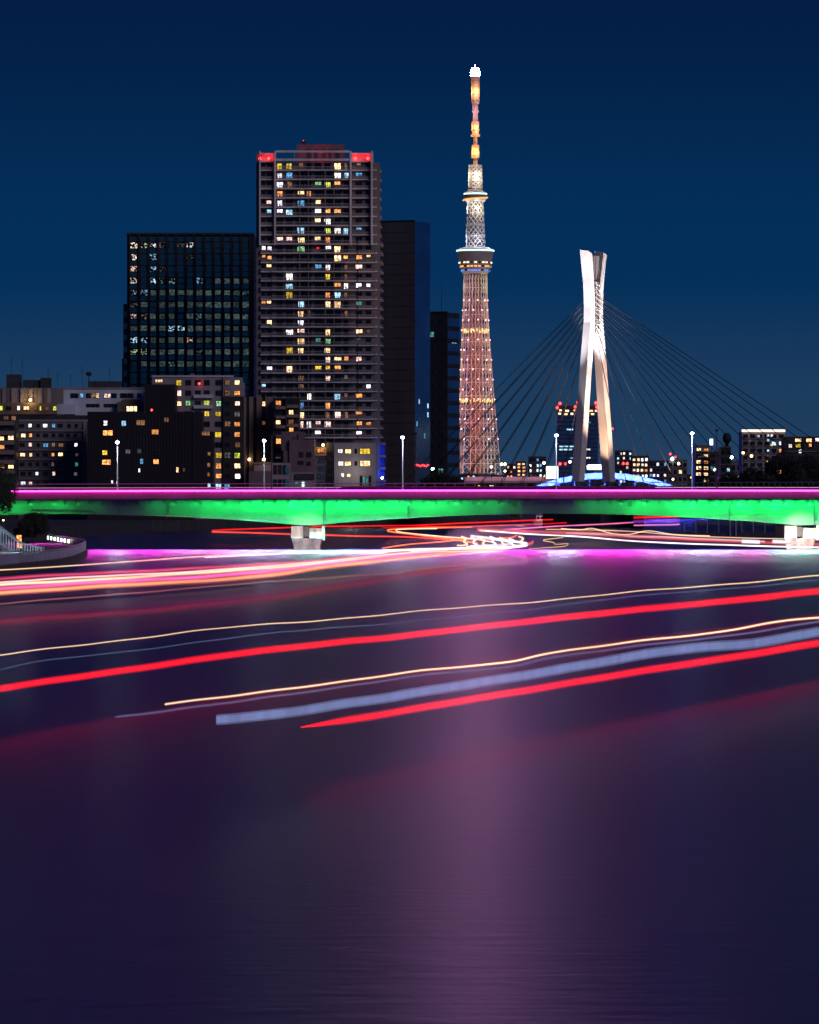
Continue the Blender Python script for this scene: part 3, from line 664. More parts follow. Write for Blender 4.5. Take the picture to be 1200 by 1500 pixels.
# ------------------------------------------------------------------ cable-stayed bridge
def stay_bridge():
    D = 1400.0; th = R(35); o = P(869.5, HY, D)
    # local x = along the deck towards the right end (which is nearer), local y = away from the camera across the deck
    root = empty('cable_stayed_bridge', (o.x, o.y, 0), -th, label='cable-stayed bridge with a floodlit white crossed pylon and dark stays', cat='bridge')
    mp_ = D / F; Z = lambda y: CAMZ + (HY - y) * mp_
    zz = lambda q: Z(360 + q / 4.168)
    us = [(1440, 8.6), (1000, 5.6), (700, 3.6), (560, 2.55), (470, 2.15), (380, 2.05), (300, 2.25), (200, 2.75), (100, 3.6), (38, 4.15)]
    for sgn, name in ((-1, 'near'), (1, 'far')):
        rings = []
        for q, u in us:
            ha = 1.25 + .25 * (q / 1440); hw = 1.15 + .45 * (q / 1440)
            if q < 300: hw = 1.15 - .25 * (300 - q) / 300; ha = 1.25 + .55 * (300 - q) / 300
            u = u + (.6 if q > 500 else .3)
            yc = sgn * u; z = zz(q)
            if q == 38:                            # raked top
                rings.append([(-ha, yc - hw, z + .6), (ha, yc - hw, z), (ha, yc + hw, z - .8), (-ha, yc + hw, z + .1)])
            else: rings.append([(-ha, yc - hw, z), (ha, yc - hw, z), (ha, yc + hw, z), (-ha, yc + hw, z)])
        bm = bmesh.new(); loft(bm, rings); mk('pylon_leg', bm, M['pylon'], root)
    # plate between the heads and the anchor beams with their sockets
    bm = bmesh.new(); box(bm, -.9, .9, -2.6, 2.6, zz(205), zz(62)); mk('head_plate', bm, M['wall_grey'], root)
    for k in range(11):
        z = zz(225 + k * 30)
        bm = bmesh.new(); box(bm, -1.0, 1.0, -1.7, 1.7, z - .25, z + .25); mk('anchor_beam', bm, M['pylon'], root)
        for s in (-1, 1):
            for c in (-.7, .7):
                bm = bmesh.new(); tube(bm, [(s * .7, c, z + .2), (s * 1.9, c, z - 1.0)], .26, 6); mk('cable_socket', bm, M['pylon'], root)
    zd = Z(712)
    bx('deck', [M['dark_steel']], root, -150, 130, -12, 12, zd - 2.2, zd); bx('carriageway', M['asphalt'], root, -150, 130, -10, 10, zd + .004, zd + .03)
    for s in (-12, 11.8):
        bm = bmesh.new(); box(bm, -150, 130, s, s + .2, zd + 1.0, zd + 1.12)
        for k in range(70): box(bm, -150 + k * 4, -149.85 + k * 4, s, s + .15, zd + .01, zd + 1.0)
        mk('parapet_rail', bm, M['steel'], root)
    bm = bmesh.new(); loft(bm, [[(-11, -13, -3), (11, -13, -3), (11, 13, -3), (-11, 13, -3)], [(-11, -13, 4.5), (11, -13, 4.5), (11, 13, 4.5), (-11, 13, 4.5)], [(-8, -12, zd - 2.25), (8, -12, zd - 2.25), (8, 12, zd - 2.25), (-8, 12, zd - 2.25)]])
    mk('pylon_pier', bm, M['wall_dark'], root)
    for x in (-110, 118): bx('end_pier', M['wall_dark'], root, x - 2, x + 2, -10, 10, -3, zd - 2.25)
    for i in range(8):
        t = i / 7; za = zz(305 + t * 215)
        for s, Lx in ((-1, 72), (1, 102)):
            for c in (-1, 1):
                x = s * (Lx - (Lx - 16) * t)
                bm = bmesh.new(); tube(bm, [(s * 1.2, c * .7, za), (x, c * 1.4 + (c * 4), zd + .3)], .125, 5)
                mk('stay_cable', bm, M['cable'], root)
    # floodlights: warm on the legs, white on the heads
    for loc, tgt, e, c, sp in (((30, 2, zd + 1.5), (0, 5, zz(800)), 110000, (1, .58, .36), 60), ((26, -9, zd + 1.5), (1, -4, zz(700)), 60000, (1, .72, .62), 55),
                               ((22, -4, zd + 1.5), (0, 0, zz(200)), 900000, (1, .94, .92), 24), ((-4, -22, zd + 1.5), (0, -3, zz(140)), 560000, (1, .95, 1), 17),
                               ((10, -13, zd + 1.5), (0, -3, zz(300)), 120000, (1, .90, .95), 26), ((7, -2.5, zd + 1.0), (0, 7, zz(900)), 26000, (1, .60, .38), 70)):
        lamp('floodlight', 'SPOT', loc, e, c, root, .3, tgt, (sp, .6))
    bm = bmesh.new(); bmesh.ops.create_icosphere(bm, subdivisions=1, radius=.35); mk('red_beacon', bm, L['beacon'], root, loc=(1.6, 8.9, zz(1115)))
stay_bridge()

# ------------------------------------------------------------------ blue arch bridge
def arch_bridge():
    D = 2020.0; c = P(886, HY, D); m = D / F
    root = empty('blue_arch_bridge', (c.x, D, 0), label='distant low arch bridge lit brilliant blue behind the white pylon', cat='bridge')
    zt = CAMZ + (HY - 692.5) * m; half = 54.0
    zb = 4.0
    f = lambda x: zb + (zt - zb) * (1 - (x / half) ** 2)
    bx('deck', M['dark_steel'], root, -110, 110, -2, 14, 10.5, 12.4)
    for y in (-1.2, 13.2):
        rings = []
        for k in range(41):
            x = -half + 2 * half * k / 40; z = f(x)
            h = 2.9 - 1.3 * abs(x) / half
            rings.append([(x, y - .6, z - h), (x, y + .6, z - h), (x, y + .6, z), (x, y - .6, z)])
        bm = bmesh.new(); loft(bm, rings); mk('arch_rib', bm, M['arch'], root)
        for k in range(13):
            x = -42 + 7 * k
            if f(x) - 3 > 12.6:
                bx('hanger', M['steel'], root, x - .15, x + .15, y - .15, y + .15, 12.45, f(x) - 2.8)
    for k in range(19):
        x = -45 + 5 * k; z = f(x)
        lamp('blue_floodlight', 'POINT', (x, -4.4, z - 1.3), 11000, (.035, .065, 1), root, .3)
    for x in (-57, 57): bx('pier', M['quay'], root, x - 4, x + 4, -3, 15, -3, 10.45)
    bm = bmesh.new(); cyl(bm, (0, 0, 0), [(4.2, 0), (4.6, .5), (4.6, 2.2), (3.8, 2.6)], 16)
    s = mk('lit_sign_drum', bm, L['sign'], loc=P(873, 688, 2240)); s.location.z = P(0, 688, 2240).z
    tag(s, 'white glowing drum sign above the middle of the blue arch', 'sign')
    bm = bmesh.new(); box(bm, -.4, .4, -.4, .4, 3.2 - s.location.z, 0); mk('post', bm, M['dark_steel'], s)
arch_bridge()

# ------------------------------------------------------------------ green-lit girder bridge
DOWN = 3600
def girder_bridge():
    Y0 = 772.0                                     # front face
    m = Y0 / F; Xp = lambda px: (px - CX) * m; Zp = lambda py: CAMZ + (HY - py) * m
    root = empty('girder_bridge', (0, 0, 0), label='low steel girder bridge lit green with a magenta light line', cat='bridge')
    x0, x1 = Xp(-330), Xp(1560)
    piers = [Xp(-275), Xp(450), Xp(1176)]
    def camber(x):                                 # the deck rises a little in the middle of the river
        return -.30 * ((x - Xp(813)) / 90.0) ** 2 * .35
    def bottom(x):
        d = min(abs(x - p) for p in piers); return Zp(751.5) - max(0, 1 - d / 47.0) ** 2.0 * (Zp(751.5) - Zp(769.5)) + camber(x)
    top = lambda x: Zp(732) + camber(x)
    def profile(y0, y1, zt, zb, n=96, xa=x0, xb=x1):
        bm = bmesh.new(); rings = []
        for k in range(n + 1):
            x = xa + (xb - xa) * k / n; rings.append([(x, y0, zb(x)), (x, y1, zb(x)), (x, y1, zt(x)), (x, y0, zt(x))])
        loft(bm, rings); return bm
    ov = 2.3                                       # the deck edge overhangs the girder
    for k, yy in enumerate((Y0 + ov, Y0 + 8.5, Y0 + 15.5, Y0 + 22.0)):
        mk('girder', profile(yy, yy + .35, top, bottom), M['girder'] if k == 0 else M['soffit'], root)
    mk('girder_flange', profile(Y0 + ov - .25, Y0 + ov + .7, lambda x: bottom(x) - .004, lambda x: bottom(x) - .07), M['girder'], root)
    mk('deck', profile(Y0 + .5, Y0 + 25.5, lambda x: Zp(722) + camber(x), lambda x: top(x) + .01), M['soffit'], root)
    mk('fascia', profile(Y0 + .15, Y0 + .46, lambda x: Zp(719) + camber(x), lambda x: Zp(730.5) + camber(x)), M['fascia'], root)
    mk('carriageway', profile(Y0 + 4.5, Y0 + 21.5, lambda x: Zp(722) + camber(x) + .03, lambda x: Zp(722) + camber(x) + .004), M['asphalt'], root)
    mk('led_line', profile(Y0 - .30, Y0 - .12, lambda x: Zp(717.6) + camber(x), lambda x: Zp(719.5) + camber(x)), L['led'], root)
    for yy in (Y0 + .55, Y0 + 25.2):               # railings
        bm = bmesh.new()
        zr = lambda x: Zp(722) + camber(x)
        for h in (1.02, .55):
            rings = [[(x, yy, zr(x) + h), (x, yy + .12, zr(x) + h), (x, yy + .12, zr(x) + h + .1), (x, yy, zr(x) + h + .1)] for x in [x0 + (x1 - x0) * k / 60 for k in range(61)]]
            loft(bm, rings)
        mk('handrail', bm, M['dark_steel'], root)
    for k in range(116):
        x = x0 + 1 + k * 2.0
        if Xp(-20) < x < Xp(1220): bx('railing_post', M['dark_steel'], root, x - .05, x + .05, Y0 + .56, Y0 + .68, Zp(722) + camber(x) + .01, Zp(722) + camber(x) + 1.0)
    # cantilever brackets that carry the walkway and the little flood lamps
    bm = bmesh.new()
    v = [(-.09, 0, 0), (-.09, -1.6, 0), (-.09, 0, -.8)]
    loft(bm, [v, [(.09, b_, c_) for _, b_, c_ in v]]); mb = bpy.data.meshes.new('bracket'); bm.to_mesh(mb); bm.free(); mb.materials.append(M['girder'])
    bm = bmesh.new(); tube(bm, [(0, 0, 0), (.55, -1.2, -.5)], .07, 5); box(bm, .35, .85, -1.5, -1.1, -.78, -.5); ma = bpy.data.meshes.new('flood_lamp_arm'); bm.to_mesh(ma); bm.free(); ma.materials.append(M['girder'])
    x = Xp(2); k = 0
    while x < Xp(1215):
        inst('bracket', mb, root, (x, Y0 + ov, top(x) - .02))
        x += 2.2
    px = 40.0
    while px < 1210:
        lit = (30 < px < 118) or (238 < px < 735) or (885 < px < 1400)
        if lit:
            xx = Xp(px); inst('flood_lamp_arm', ma, root, (xx, Y0 + ov, top(xx) - .1))
        px += 34.6
    G = (.012, 1, .20)
    def flood(a, b_, e0, e1):
        n = max(1, round((b_ - a) / 30))
        for q in range(n):
            t = (q + .5) / n; pc = a + (b_ - a) * t; xx = Xp(pc); wd = (b_ - a) / n
            lamp('green_flood', 'AREA', (xx, Y0 + .45, top(xx) - .60), 1.0 * (1.0 + .22 * math.sin(pc * .089)) * (e0 + (e1 - e0) * t) * wd / 30, G, root, size=(wd * m * .98, .16), target=(xx, Y0 + ov, top(xx) - 3.1))
    flood(-150, 100, 150, 110); flood(100, 150, 60, 10); flood(215, 300, 30, 220); flood(300, 420, 300, 620); flood(420, 560, 680, 560); flood(560, 680, 540, 260); flood(680, 760, 230, 20); flood(850, 920, 20, 200); flood(920, 1010, 260, 520); flood(1010, 1330, 600, 700)
    # the downlights under the deck edge that wash the river in front of the bridge
    Wm, Ww, Wg, Wp = (1, .02, .75), (.66, .50, 1), (.42, .80, .78), (1, .24, .85)
    for a, b_, c, e in ((-330, 130, Wm, .6), (130, 158, Wm, 1.0), (158, 186, Ww, .9), (186, 240, Wm, 1.1), (240, 330, Wp, .9), (330, 420, Ww, 1.1), (420, 520, Wg, 1.3), (520, 640, Ww, 1.5), (640, 735, Wp, 1.2), (735, 795, Wm, 1.4),
                        (795, 850, Ww, 1.3), (850, 940, Wm, 1.6), (940, 1000, Wp, 1.1), (1000, 1075, Ww, 1.3), (1075, 1130, Wp, .9), (1130, 1260, Wg, 1.3), (1260, 1560, Wm, .6)):
        xx = Xp((a + b_) / 2); zz_ = Zp(731.5) + camber(xx)
        dl = lamp('river_downlight', 'AREA', (xx, Y0 + .05, zz_), DOWN * e * (b_ - a) / 60, c, root, size=((b_ - a) * m * .97, .3), target=(xx, Y0 - 4.2, zz_ - 9)); dl.data.spread = R(132)
    # web stiffeners, down pipes, cable trunk, inspection plates
    for px in (110, 175, 348, 412, 492, 548, 652, 700, 985, 1038, 1108, 1175):
        xx = Xp(px); bx('stiffener', M['girder'], root, xx - .06, xx + .06, Y0 + ov - .16, Y0 + ov - .005, bottom(xx) + .05, top(xx) - .05)
    for px in (245, 475, 599, 1071, 1196):
        xx = Xp(px); bm = bmesh.new(); z1, z0 = top(xx) - .1, bottom(xx)
        tube(bm, [(xx - .55, Y0 + ov - .25, z1), (xx - .15, Y0 + ov - .3, z1 - .7), (xx - .15, Y0 + ov - .3, z0 - .35)], .09, 6); tube(bm, [(xx + .55, Y0 + ov - .25, z1), (xx + .15, Y0 + ov - .3, z1 - .7), (xx + .15, Y0 + ov - .3, z0 + .6)], .07, 6)
        mk('drain_pipe', bm, M['dark_steel'], root)
    xa, xb = Xp(45), Xp(140); bm = bmesh.new(); tube(bm, [(xa, Y0 + ov - .2, Zp(746.5)), (xb - 1, Y0 + ov - .2, Zp(748)), (xb, Y0 + ov - .2, Zp(753))], .1, 6); mk('cable_duct', bm, M['dark_steel'], root)
    for px in (755, 924): bx('inspection_plate', M['dark_steel'], root, Xp(px - 3.5), Xp(px + 3.5), Y0 + ov - .05, Y0 + ov - .004, Zp(742), Zp(734.5))
    # piers: two columns with square cheeks on a tapering cutwater base
    for pi, pxp in ((0, -275), (1, 450), (2, 1176)):
        xc = piers[pi]; pr = bx('pier', M['pier'], root, xc - 2.9, xc - .75, Y0 + 3.0, Y0 + 23, 2.0, bottom(xc) - .08)
        zt = bottom(xc) - .08
        bx('column', M['pier'], pr, xc + .35, xc + 2.6, Y0 + 2.6, Y0 + 23, 2.0, zt - .4); bx('bearing', M['dark_steel'], pr, xc - .74, xc + .34, Y0 + 4.0, Y0 + 22, 2.3, zt - .2)
        bm = bmesh.new(); loft(bm, [[(xc - 2.3, Y0 + 5, -3), (xc + 2.0, Y0 + 5, -3), (xc + 2.0, Y0 + 21, -3), (xc - 2.3, Y0 + 21, -3)], [(xc - 2.5, Y0 + 4.2, .5), (xc + 2.2, Y0 + 4.2, .5), (xc + 2.2, Y0 + 22, .5), (xc - 2.5, Y0 + 22, .5)], [(xc - 2.85, Y0 + 3.2, 1.99), (xc + 2.55, Y0 + 3.2, 1.99), (xc + 2.55, Y0 + 22.8, 1.99), (xc - 2.85, Y0 + 22.8, 1.99)]])
        mk('cutwater', bm, M['pier'], pr); bx('fender', M['pier'], pr, xc + 2.61, xc + 3.1, Y0 + 2.2, Y0 + 3.2, 1.6, 4.4)
        lamp('pier_light', 'SPOT', (xc - 1.5, Y0 - 6.0, 2.6), 4200 if pi == 1 else 13000, (1, .84, .70), root, .2, (xc - .1, Y0 + 3, 2.6), (58, .7))
    return Y0, Xp, Zp, camber
Y0, Xp, Zp, camber = girder_bridge()

# street lamps on the bridge
def street_lamp(px, ytop, lightmat, lit, label, energy):
    Yp = Y0 + 21.8 if lit else Y0 + 3.2
    m = Yp / F; x = (px - CX) * m; zb = Zp(722) + camber(x) + .03; zt = CAMZ + (HY - ytop) * m
    root = empty('street_lamp', (x, Yp, zb), label=label, cat='street lamp', group='street lamps on the girder bridge'); h = zt - zb
    bm = bmesh.new(); cyl(bm, (0, 0, 0), [(.20, 0), (.20, .5), (.13, .55), (.085, h - .2)], 8); mk('pole', bm, M['lamp_pole'] if lit else M['dark_steel'], root)
    bm = bmesh.new(); cyl(bm, (0, 0, h - .25), [(.12, 0), (.34, .18), (.34, .3), (.1, .42)], 10); mk('lamp_head', bm, M['dark_steel'], root)
    if lit:
        bm = bmesh.new(); bmesh.ops.create_icosphere(bm, subdivisions=2, radius=.34); bmesh.ops.scale(bm, vec=(1, 1, .62), verts=bm.verts[:]); mk('bulb', bm, lightmat, root, loc=(0, -.05, h - .35), smooth=True)
        lamp('lamp_light', 'POINT', (0, -1.8, h - .9), energy, (.62, .80, 1), root, .2)
for px, yt, g, lb in ((172, 645, 'lampg', 'lit greenish street lamp standing before the black ribbed block'), (387, 643, 'lamp', 'lit street lamp standing before the brown pilaster block'), (590, 638, 'lamp', 'lit street lamp standing before the dark slab tower'),
                      (815, 635, 'lamp', 'lit street lamp standing left of the white pylon'), (1014, 632, 'lamp', 'lit street lamp near the small warm balcony block')):
    street_lamp(px, yt, L[g], True, lb, 1200)
for px, yt, lb in ((398, 638, 'unlit slim lamp post before the dark balcony apartments'), (609.5, 635, 'unlit slim lamp post at the corner of the dark slab tower'), (826, 676, 'short unlit post before the blue arch'), (1050, 630, 'unlit slim lamp post before the dark water tank')):
    street_lamp(px, yt, None, False, lb, 0)

# ------------------------------------------------------------------ far side of the river: buildings, viaduct, lamps
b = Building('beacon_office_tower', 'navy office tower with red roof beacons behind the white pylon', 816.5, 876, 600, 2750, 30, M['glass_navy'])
for k in range(16): b.block('floor_band', M['wall_dark'], 816.3, 876.2, 611 + 6.2 * k, 612.6 + 6.2 * k, -.3, -.02)
b.block('roof_screen', M['wall_dark'], 819, 874, 594, 600, 2, 20)
for px, py, w in ((821, 601, 4), (831, 602, 6), (842, 601, 5), (848, 606, 5), (820, 606, 5), (829, 607, 5), (838, 606.5, 5), (866, 602, 6), (873, 602, 4), (868, 606.5, 6)): b.win(px, py, w, 3, L['warm'], 1, -.35)
for px, py, w, c in ((835, 629, 10, 'cool'), (830, 654, 24, 'cool'), (829, 658.5, 22, 'cool'), (859, 658, 13, 'white'), (861, 670.5, 10, 'white'), (838, 671, 6, 'cool'), (852, 683, 8, 'cool'), (864, 619, 3, 'blue')): b.win(px, py, w, 2.2, L[c], 3, -.35)
for px, py in ((816.5, 597), (820.5, 591), (843, 596), (846.5, 589.5), (873, 590), (874.5, 596)):
    bm = bmesh.new(); bmesh.ops.create_icosphere(bm, subdivisions=1, radius=.95); mk('red_beacon', bm, L['beacon'], b.root, loc=(b.x_of(px), -.2, b.z(py)))

far = [  # name, label, px0, px1, ytop, D, wall, window specs
    ('far_apartment_block', 'far dark apartment block with yellowish dots just right of the lattice tower', 775, 800, 669, 3000, 'wall_dark', (5, 5, .45, ('warm', 'cool', 'white', 'blue'))),
    ('far_lit_staircase_block', 'far slim block with a ladder of warm stair lights', 757, 771, 676, 2950, 'wall_grey', (2, 6, .7, ('warm', 'orange'))),
    ('far_low_block', 'far low mauve block below the lattice tower foot', 742, 756, 680, 3100, 'wall_mauve', (3, 4, .4, ('orange', 'pink', 'red'))),
    ('far_slab_block', 'far dark blue slab with sprinkled white windows right of the pylon', 903, 926, 660, 2600, 'wall_dark', (5, 7, .35, ('cool', 'warm', 'pink', 'white'))),
    ('far_balcony_block', 'far block with rows of bright orange balconies right of the pylon', 926, 950, 668, 2500, 'wall_brown', (4, 5, .8, ('warm', 'orange', 'white'))),
    ('far_blue_block', 'far low blue grey block with pink signs beyond the arch end', 951, 977, 675, 2650, 'wall_dark', (5, 4, .4, ('pink', 'blue', 'lav'))),
    ('small_beacon_house', 'small pale house with two red roof beacons and a white lamp', 979, 1007, 674, 2200, 'wall_grey', (4, 3, .25, ('teal', 'warm'))),
    ('small_warm_balcony_block', 'small block with a column of bright warm stair landings', 1018, 1040, 653, 1900, 'wall_brown', (2, 6, .9, ('warm', 'orange'))),
    ('navy_sign_block', 'dark navy block with a glowing white rooftop sign', 1040, 1060, 662, 1920, 'wall_dark', (2, 5, .2, ('cool', 'teal'))),
    ('tank_block', 'dark block carrying a round water tank', 1056, 1071, 655, 1880, 'wall_black', (2, 4, .25, ('cool',))),
    ('crown_lit_apartments', 'pale apartment block with a glowing warm roofline', 1087, 1150, 632, 1750, 'wall_greyl', (6, 7, .10, ('cool', 'orange', 'white'))),
    ('orange_window_school', 'dark flat roofed building with big amber windows behind the right trees', 1150, 1212, 640, 1700, 'wall_dark', (4, 3, .0, ('warm', 'yellow', 'white'))),
    ('far_grey_house', 'far grey low house between the amber lamp and the round trees', 1062, 1087, 676, 1980, 'wall_grey', (3, 2, .3, ('orange', 'white')))]
for name, label, a, c, yt, D, wl_, (nx, ny, p, pool) in far:
    b = Building(name, label, a, c, yt, D, 16, M['far_haze_wall' if D > 2400 else wl_])
    hh = (712 - yt) / (ny + .6); ww = (c - a) / nx
    for j in range(ny):
        for i in range(nx):
            lit = rng.random() < p
            b.win(a + ww * (i + .5), yt + hh * (j + .65), ww * .66, hh * .55, L[rng.choice(pool)] if lit else None, 1 if ww < 8 else 2)
        b.block('floor_ledge', M['wall_grey'], a, c, yt + hh * (j + 1.02), yt + hh * (j + 1.1), -.5, -.02)
    b.block('parapet', M['wall_grey'], a - .3, c + .3, yt - 1, yt + .3, -.3, .5)
    if name == 'crown_lit_apartments':
        b.block('roofline_light', L['crown'], 1086.8, 1150.2, 629.3, 632.6, -.7, -.31)
        for px, py, c_ in ((1111, 639, 'cool'), (1125, 638, 'lav'), (1131, 638, 'lav'), (1125, 645, 'cool'), (1131, 652, 'warm'), (1125, 660, 'cool'), (1125, 667.5, 'dim'), (1125, 675, 'warm'), (1099, 645, 'dim')): b.win(px, py, 4, 3.6, L[c_], 1, -.05)
    if name == 'small_warm_balcony_block':
        for k in range(6): b.block('stair_landing', M['pale'], 1022, 1036, 660 + k * 8.4, 661.6 + k * 8.4, -1.2, -.03)
    if name == 'orange_window_school':
        for px, py, w_, c_ in ((1170, 645, 11, 'warm'), (1185.5, 645, 10, 'warm'), (1197, 644, 7, 'white'), (1157.5, 653, 6, 'white'), (1169, 653, 10, 'yellow'), (1187, 652, 5, 'orange'), (1172.5, 661, 4, 'white')): b.win(px, py, w_, 5.5, L[c_], 2, -.12)
    if name == 'navy_sign_block': b.block('rooftop_sign', L['sign'], 1040, 1044.5, 643, 652, -.3, .3); b.block('sign_post', M['dark_steel'], 1041.8, 1042.8, 652.05, 661.5, -.2, .2); b.block('blue_sign', L['cool'], 1061.5, 1063.5, 667, 675, -.6, -.3)
    if name == 'tank_block':
        bm = bmesh.new(); cyl(bm, (b.x_of(1066), 4, b.h + .2), [(.8, 0), (.8, 1.5), (1.7, 2.4), (1.9, 4), (1.5, 5.4), (.5, 6)], 14); mk('water_tank', bm, M['wall_black'], b.root, smooth=True)
    if name == 'small_beacon_house':
        for px, py in ((982, 665), (990, 669)):
            bm = bmesh.new(); bmesh.ops.create_icosphere(bm, subdivisions=1, radius=.6); mk('red_beacon', bm, L['beacon'], b.root, loc=(b.x_of(px), 0, b.z(py)))
        bm = bmesh.new(); bmesh.ops.create_icosphere(bm, subdivisions=1, radius=.8); mk('roof_lamp', bm, L['lampg'], b.root, loc=(b.x_of(985), -.5, b.z(672)))
# elevated road
bm = bmesh.new(); D = 2900; ms = D / F
vr = empty('elevated_expressway', (0, D, 3.2), label='far elevated expressway glowing pink beyond the river', cat='viaduct')
zc = CAMZ + (HY - 702) * ms - 3.2
bx('road_deck', M['concrete'], vr, P(680, 0, D).x, P(812, 0, D).x, 0, 12, zc - 2.6, zc); bx('sound_wall', M['pale'], vr, P(680, 0, D).x, P(812, 0, D).x, -.3, 0, zc - 1.0, zc + 1.6)
for k in range(6): x = P(690 + 22 * k, 0, D).x; bx('pier', M['quay'], vr, x - 1, x + 1, 4, 8, 0, zc - 2.61)
for k in range(3): lamp('road_light', 'POINT', (P(700 + k * 45, 0, D).x, -12, zc + 5), 2200, (1, .30, .42), vr, .4)
s = empty('lit_billboard', (P(809, 0, 2400).x, 2400, 3.2), label='large glowing white billboard beside the lamp left of the pylon', cat='billboard')
hh = CAMZ + (HY - 683) * 2400 / F - 3.2; wv = 17.5 * 2400 / F / 2
bx('panel', L['sign'], s, -wv, wv, 0, .6, hh - 18 * 2400 / F, hh); bx('post', M['dark_steel'], s, -.5, .5, .1, .5, 0, hh - 18 * 2400 / F - .01); bx('frame', M['dark_steel'], s, -wv - .3, wv + .3, .62, .9, hh - 18 * 2400 / F - .3, hh + .3)
# far street lamps, each placed by its own height above the quay
fl = [(634, 687, 1650, 'lampg', 'small greenish lamp among the round trees under the stay cables'), (720, 684, 1900, 'smallw', 'bright warm white lamp beside the lattice tower foot'), (735, 680, 2300, 'lampw', 'left lamp of an orange pair right of the lattice tower'),
      (740, 680, 2300, 'lampw', 'right lamp of an orange pair right of the lattice tower'), (740, 690, 2100, 'lampw', 'low amber lamp under the orange pair'), (797, 678, 2300, 'smallw', 'white lamp above the glowing billboard'), (835, 676.5, 2300, 'smallw', 'white lamp against the beacon office tower'),
      (820.5, 679.5, 2350, 'beacon', 'left red signal light before the beacon office tower'), (828, 679.5, 2350, 'beacon', 'right red signal light before the beacon office tower'), (913, 679, 2200, 'beacon', 'left pink signal light right of the pylon'), (919, 679, 2200, 'beacon', 'right pink signal light right of the pylon'),
      (994.5, 679, 1750, 'lampw', 'slim amber lamp before the small beacon house'), (1072, 670, 1700, 'lampg', 'white lamp below the dark water tank'), (1089, 663, 1650, 'lampw', 'bright amber lamp before the crown lit apartments'), (1101, 668, 1650, 'lampw', 'amber lamp right of the bright amber lamp'),
      (1047, 688, 1700, 'sign', 'small cool lamp below the white rooftop sign'), (986, 702, 1800, 'lampw', 'low orange lamp at the end of the blue arch'), (560, 700, 1380, 'lampg', 'small lamp at the foot of the blue lit panels')]
for px, py, D, g, lb in fl:
    p = P(px, py, D); h = p.z - 3.0; r = empty('far_lamp', (p.x, D, 3.0), label=lb, cat='lamp', group='small lamps along the far quays')
    bm = bmesh.new(); cyl(bm, (0, 0, 0), [(.12, 0), (.08, h)], 6); mk('pole', bm, M['dark_steel'], r)
    bm = bmesh.new(); bmesh.ops.create_icosphere(bm, subdivisions=1, radius=.28 * D / 1000 if py > 689 else .36 * D / 1000); mk('bulb', bm, L[g], r, loc=(0, -.2, h))
# distant skyline dots: a mass of low far houses
bm = bmesh.new(); bl = bmesh.new(); r2 = random.Random(3)
for k in range(150):
    D = r2.uniform(3300, 5200); px = r2.uniform(670, 1210); w = r2.uniform(10, 24); yt = r2.uniform(694, 709); p = P(px, yt, D)
    box(bm, p.x - w / 2, p.x + w / 2, D, D + 12, 3.2, p.z)
    for q in range(r2.randint(1, 4)):
        x = p.x + r2.uniform(-.4, .4) * w; z = p.z - r2.uniform(1.5, 5); box(bl, x - .7, x + .7, D - .25, D - .02, z - .7, z + .7, r2.randint(0, 3))
fh = mk('far_houses', bm, M['wall_dark'], kind='stuff', label='far mass of low dark houses along the horizon'); fh['category'] = 'houses'
mk('lit_windows', bl, [L['orange'], L['warm'], L['cool'], L['pink']], fh, kind='stuff')

# ------------------------------------------------------------------ trees
def tree(name, label, x, y, zb, h, rx, rz, n=2600, leaf=.5, m='leaf_dark', group=None, trunk=True, seed=1):
    rr = random.Random(seed); root = empty(name, (x, y, zb), label=label, cat='tree', group=group)
    if trunk:
        bm = bmesh.new(); tube(bm, [(0, 0, 0), (.1, 0, h * .3), (-.05, 0, h * .7)], [.28 * h / 8, .2 * h / 8, .06], 7)
        for k in range(5):
            a = rr.uniform(0, 6.28); tube(bm, [(0, 0, h * .35 + k * .3), (math.cos(a) * rx * .6, math.sin(a) * rx * .6, h * .6 + k * .25)], [.1 * h / 8, .03], 5)
        mk('trunk', bm, M['bark'], root)
    bm = bmesh.new(); cl = []
    for k in range(26):
        while True:
            v = Vector((rr.uniform(-1, 1), rr.uniform(-1, 1), rr.uniform(-1, 1)))
            if v.length < 1: break
        cl.append((Vector((v.x * rx * .8, v.y * rx * .8, h - rz + v.z * rz * .75)), rr.uniform(.25, .5) * min(rx, rz)))
    for k in range(n):
        c, r = rr.choice(cl); d = Vector((rr.gauss(0, 1), rr.gauss(0, 1), rr.gauss(0, 1))).normalized() * r * rr.uniform(.5, 1.05)
        p = c + d; s = leaf * rr.uniform(.5, 1.2); u = Vector((rr.gauss(0, 1), rr.gauss(0, 1), rr.gauss(0, 1))).normalized(); w = u.orthogonal().normalized()
        bm.faces.new([bm.verts.new(p + q) for q in (-u * s, w * s * .5, u * s, -w * s * .5)])
    mk('crown', bm, M[m], root)
tree('bank_tree', 'leafy green tree overhanging the left end of the girder bridge', P(-4, 0, 705).x, 705, 3, 12.5, 3.6, 4.8, 7000, .22, 'leaf', seed=4)
tree('bank_shrub', 'low dark shrub mass behind the lit river terrace', P(48, 0, 742).x, 742, 1.6, 5.4, 2.6, 2.6, 5000, .22, 'leaf_dark', trunk=True, seed=5)
tree('bank_shrub', 'small dark shrub beside the terrace stair rail', P(34, 0, 735).x, 735, 1.6, 4.2, 1.7, 2.0, 3000, .2, 'leaf_dark', seed=6)
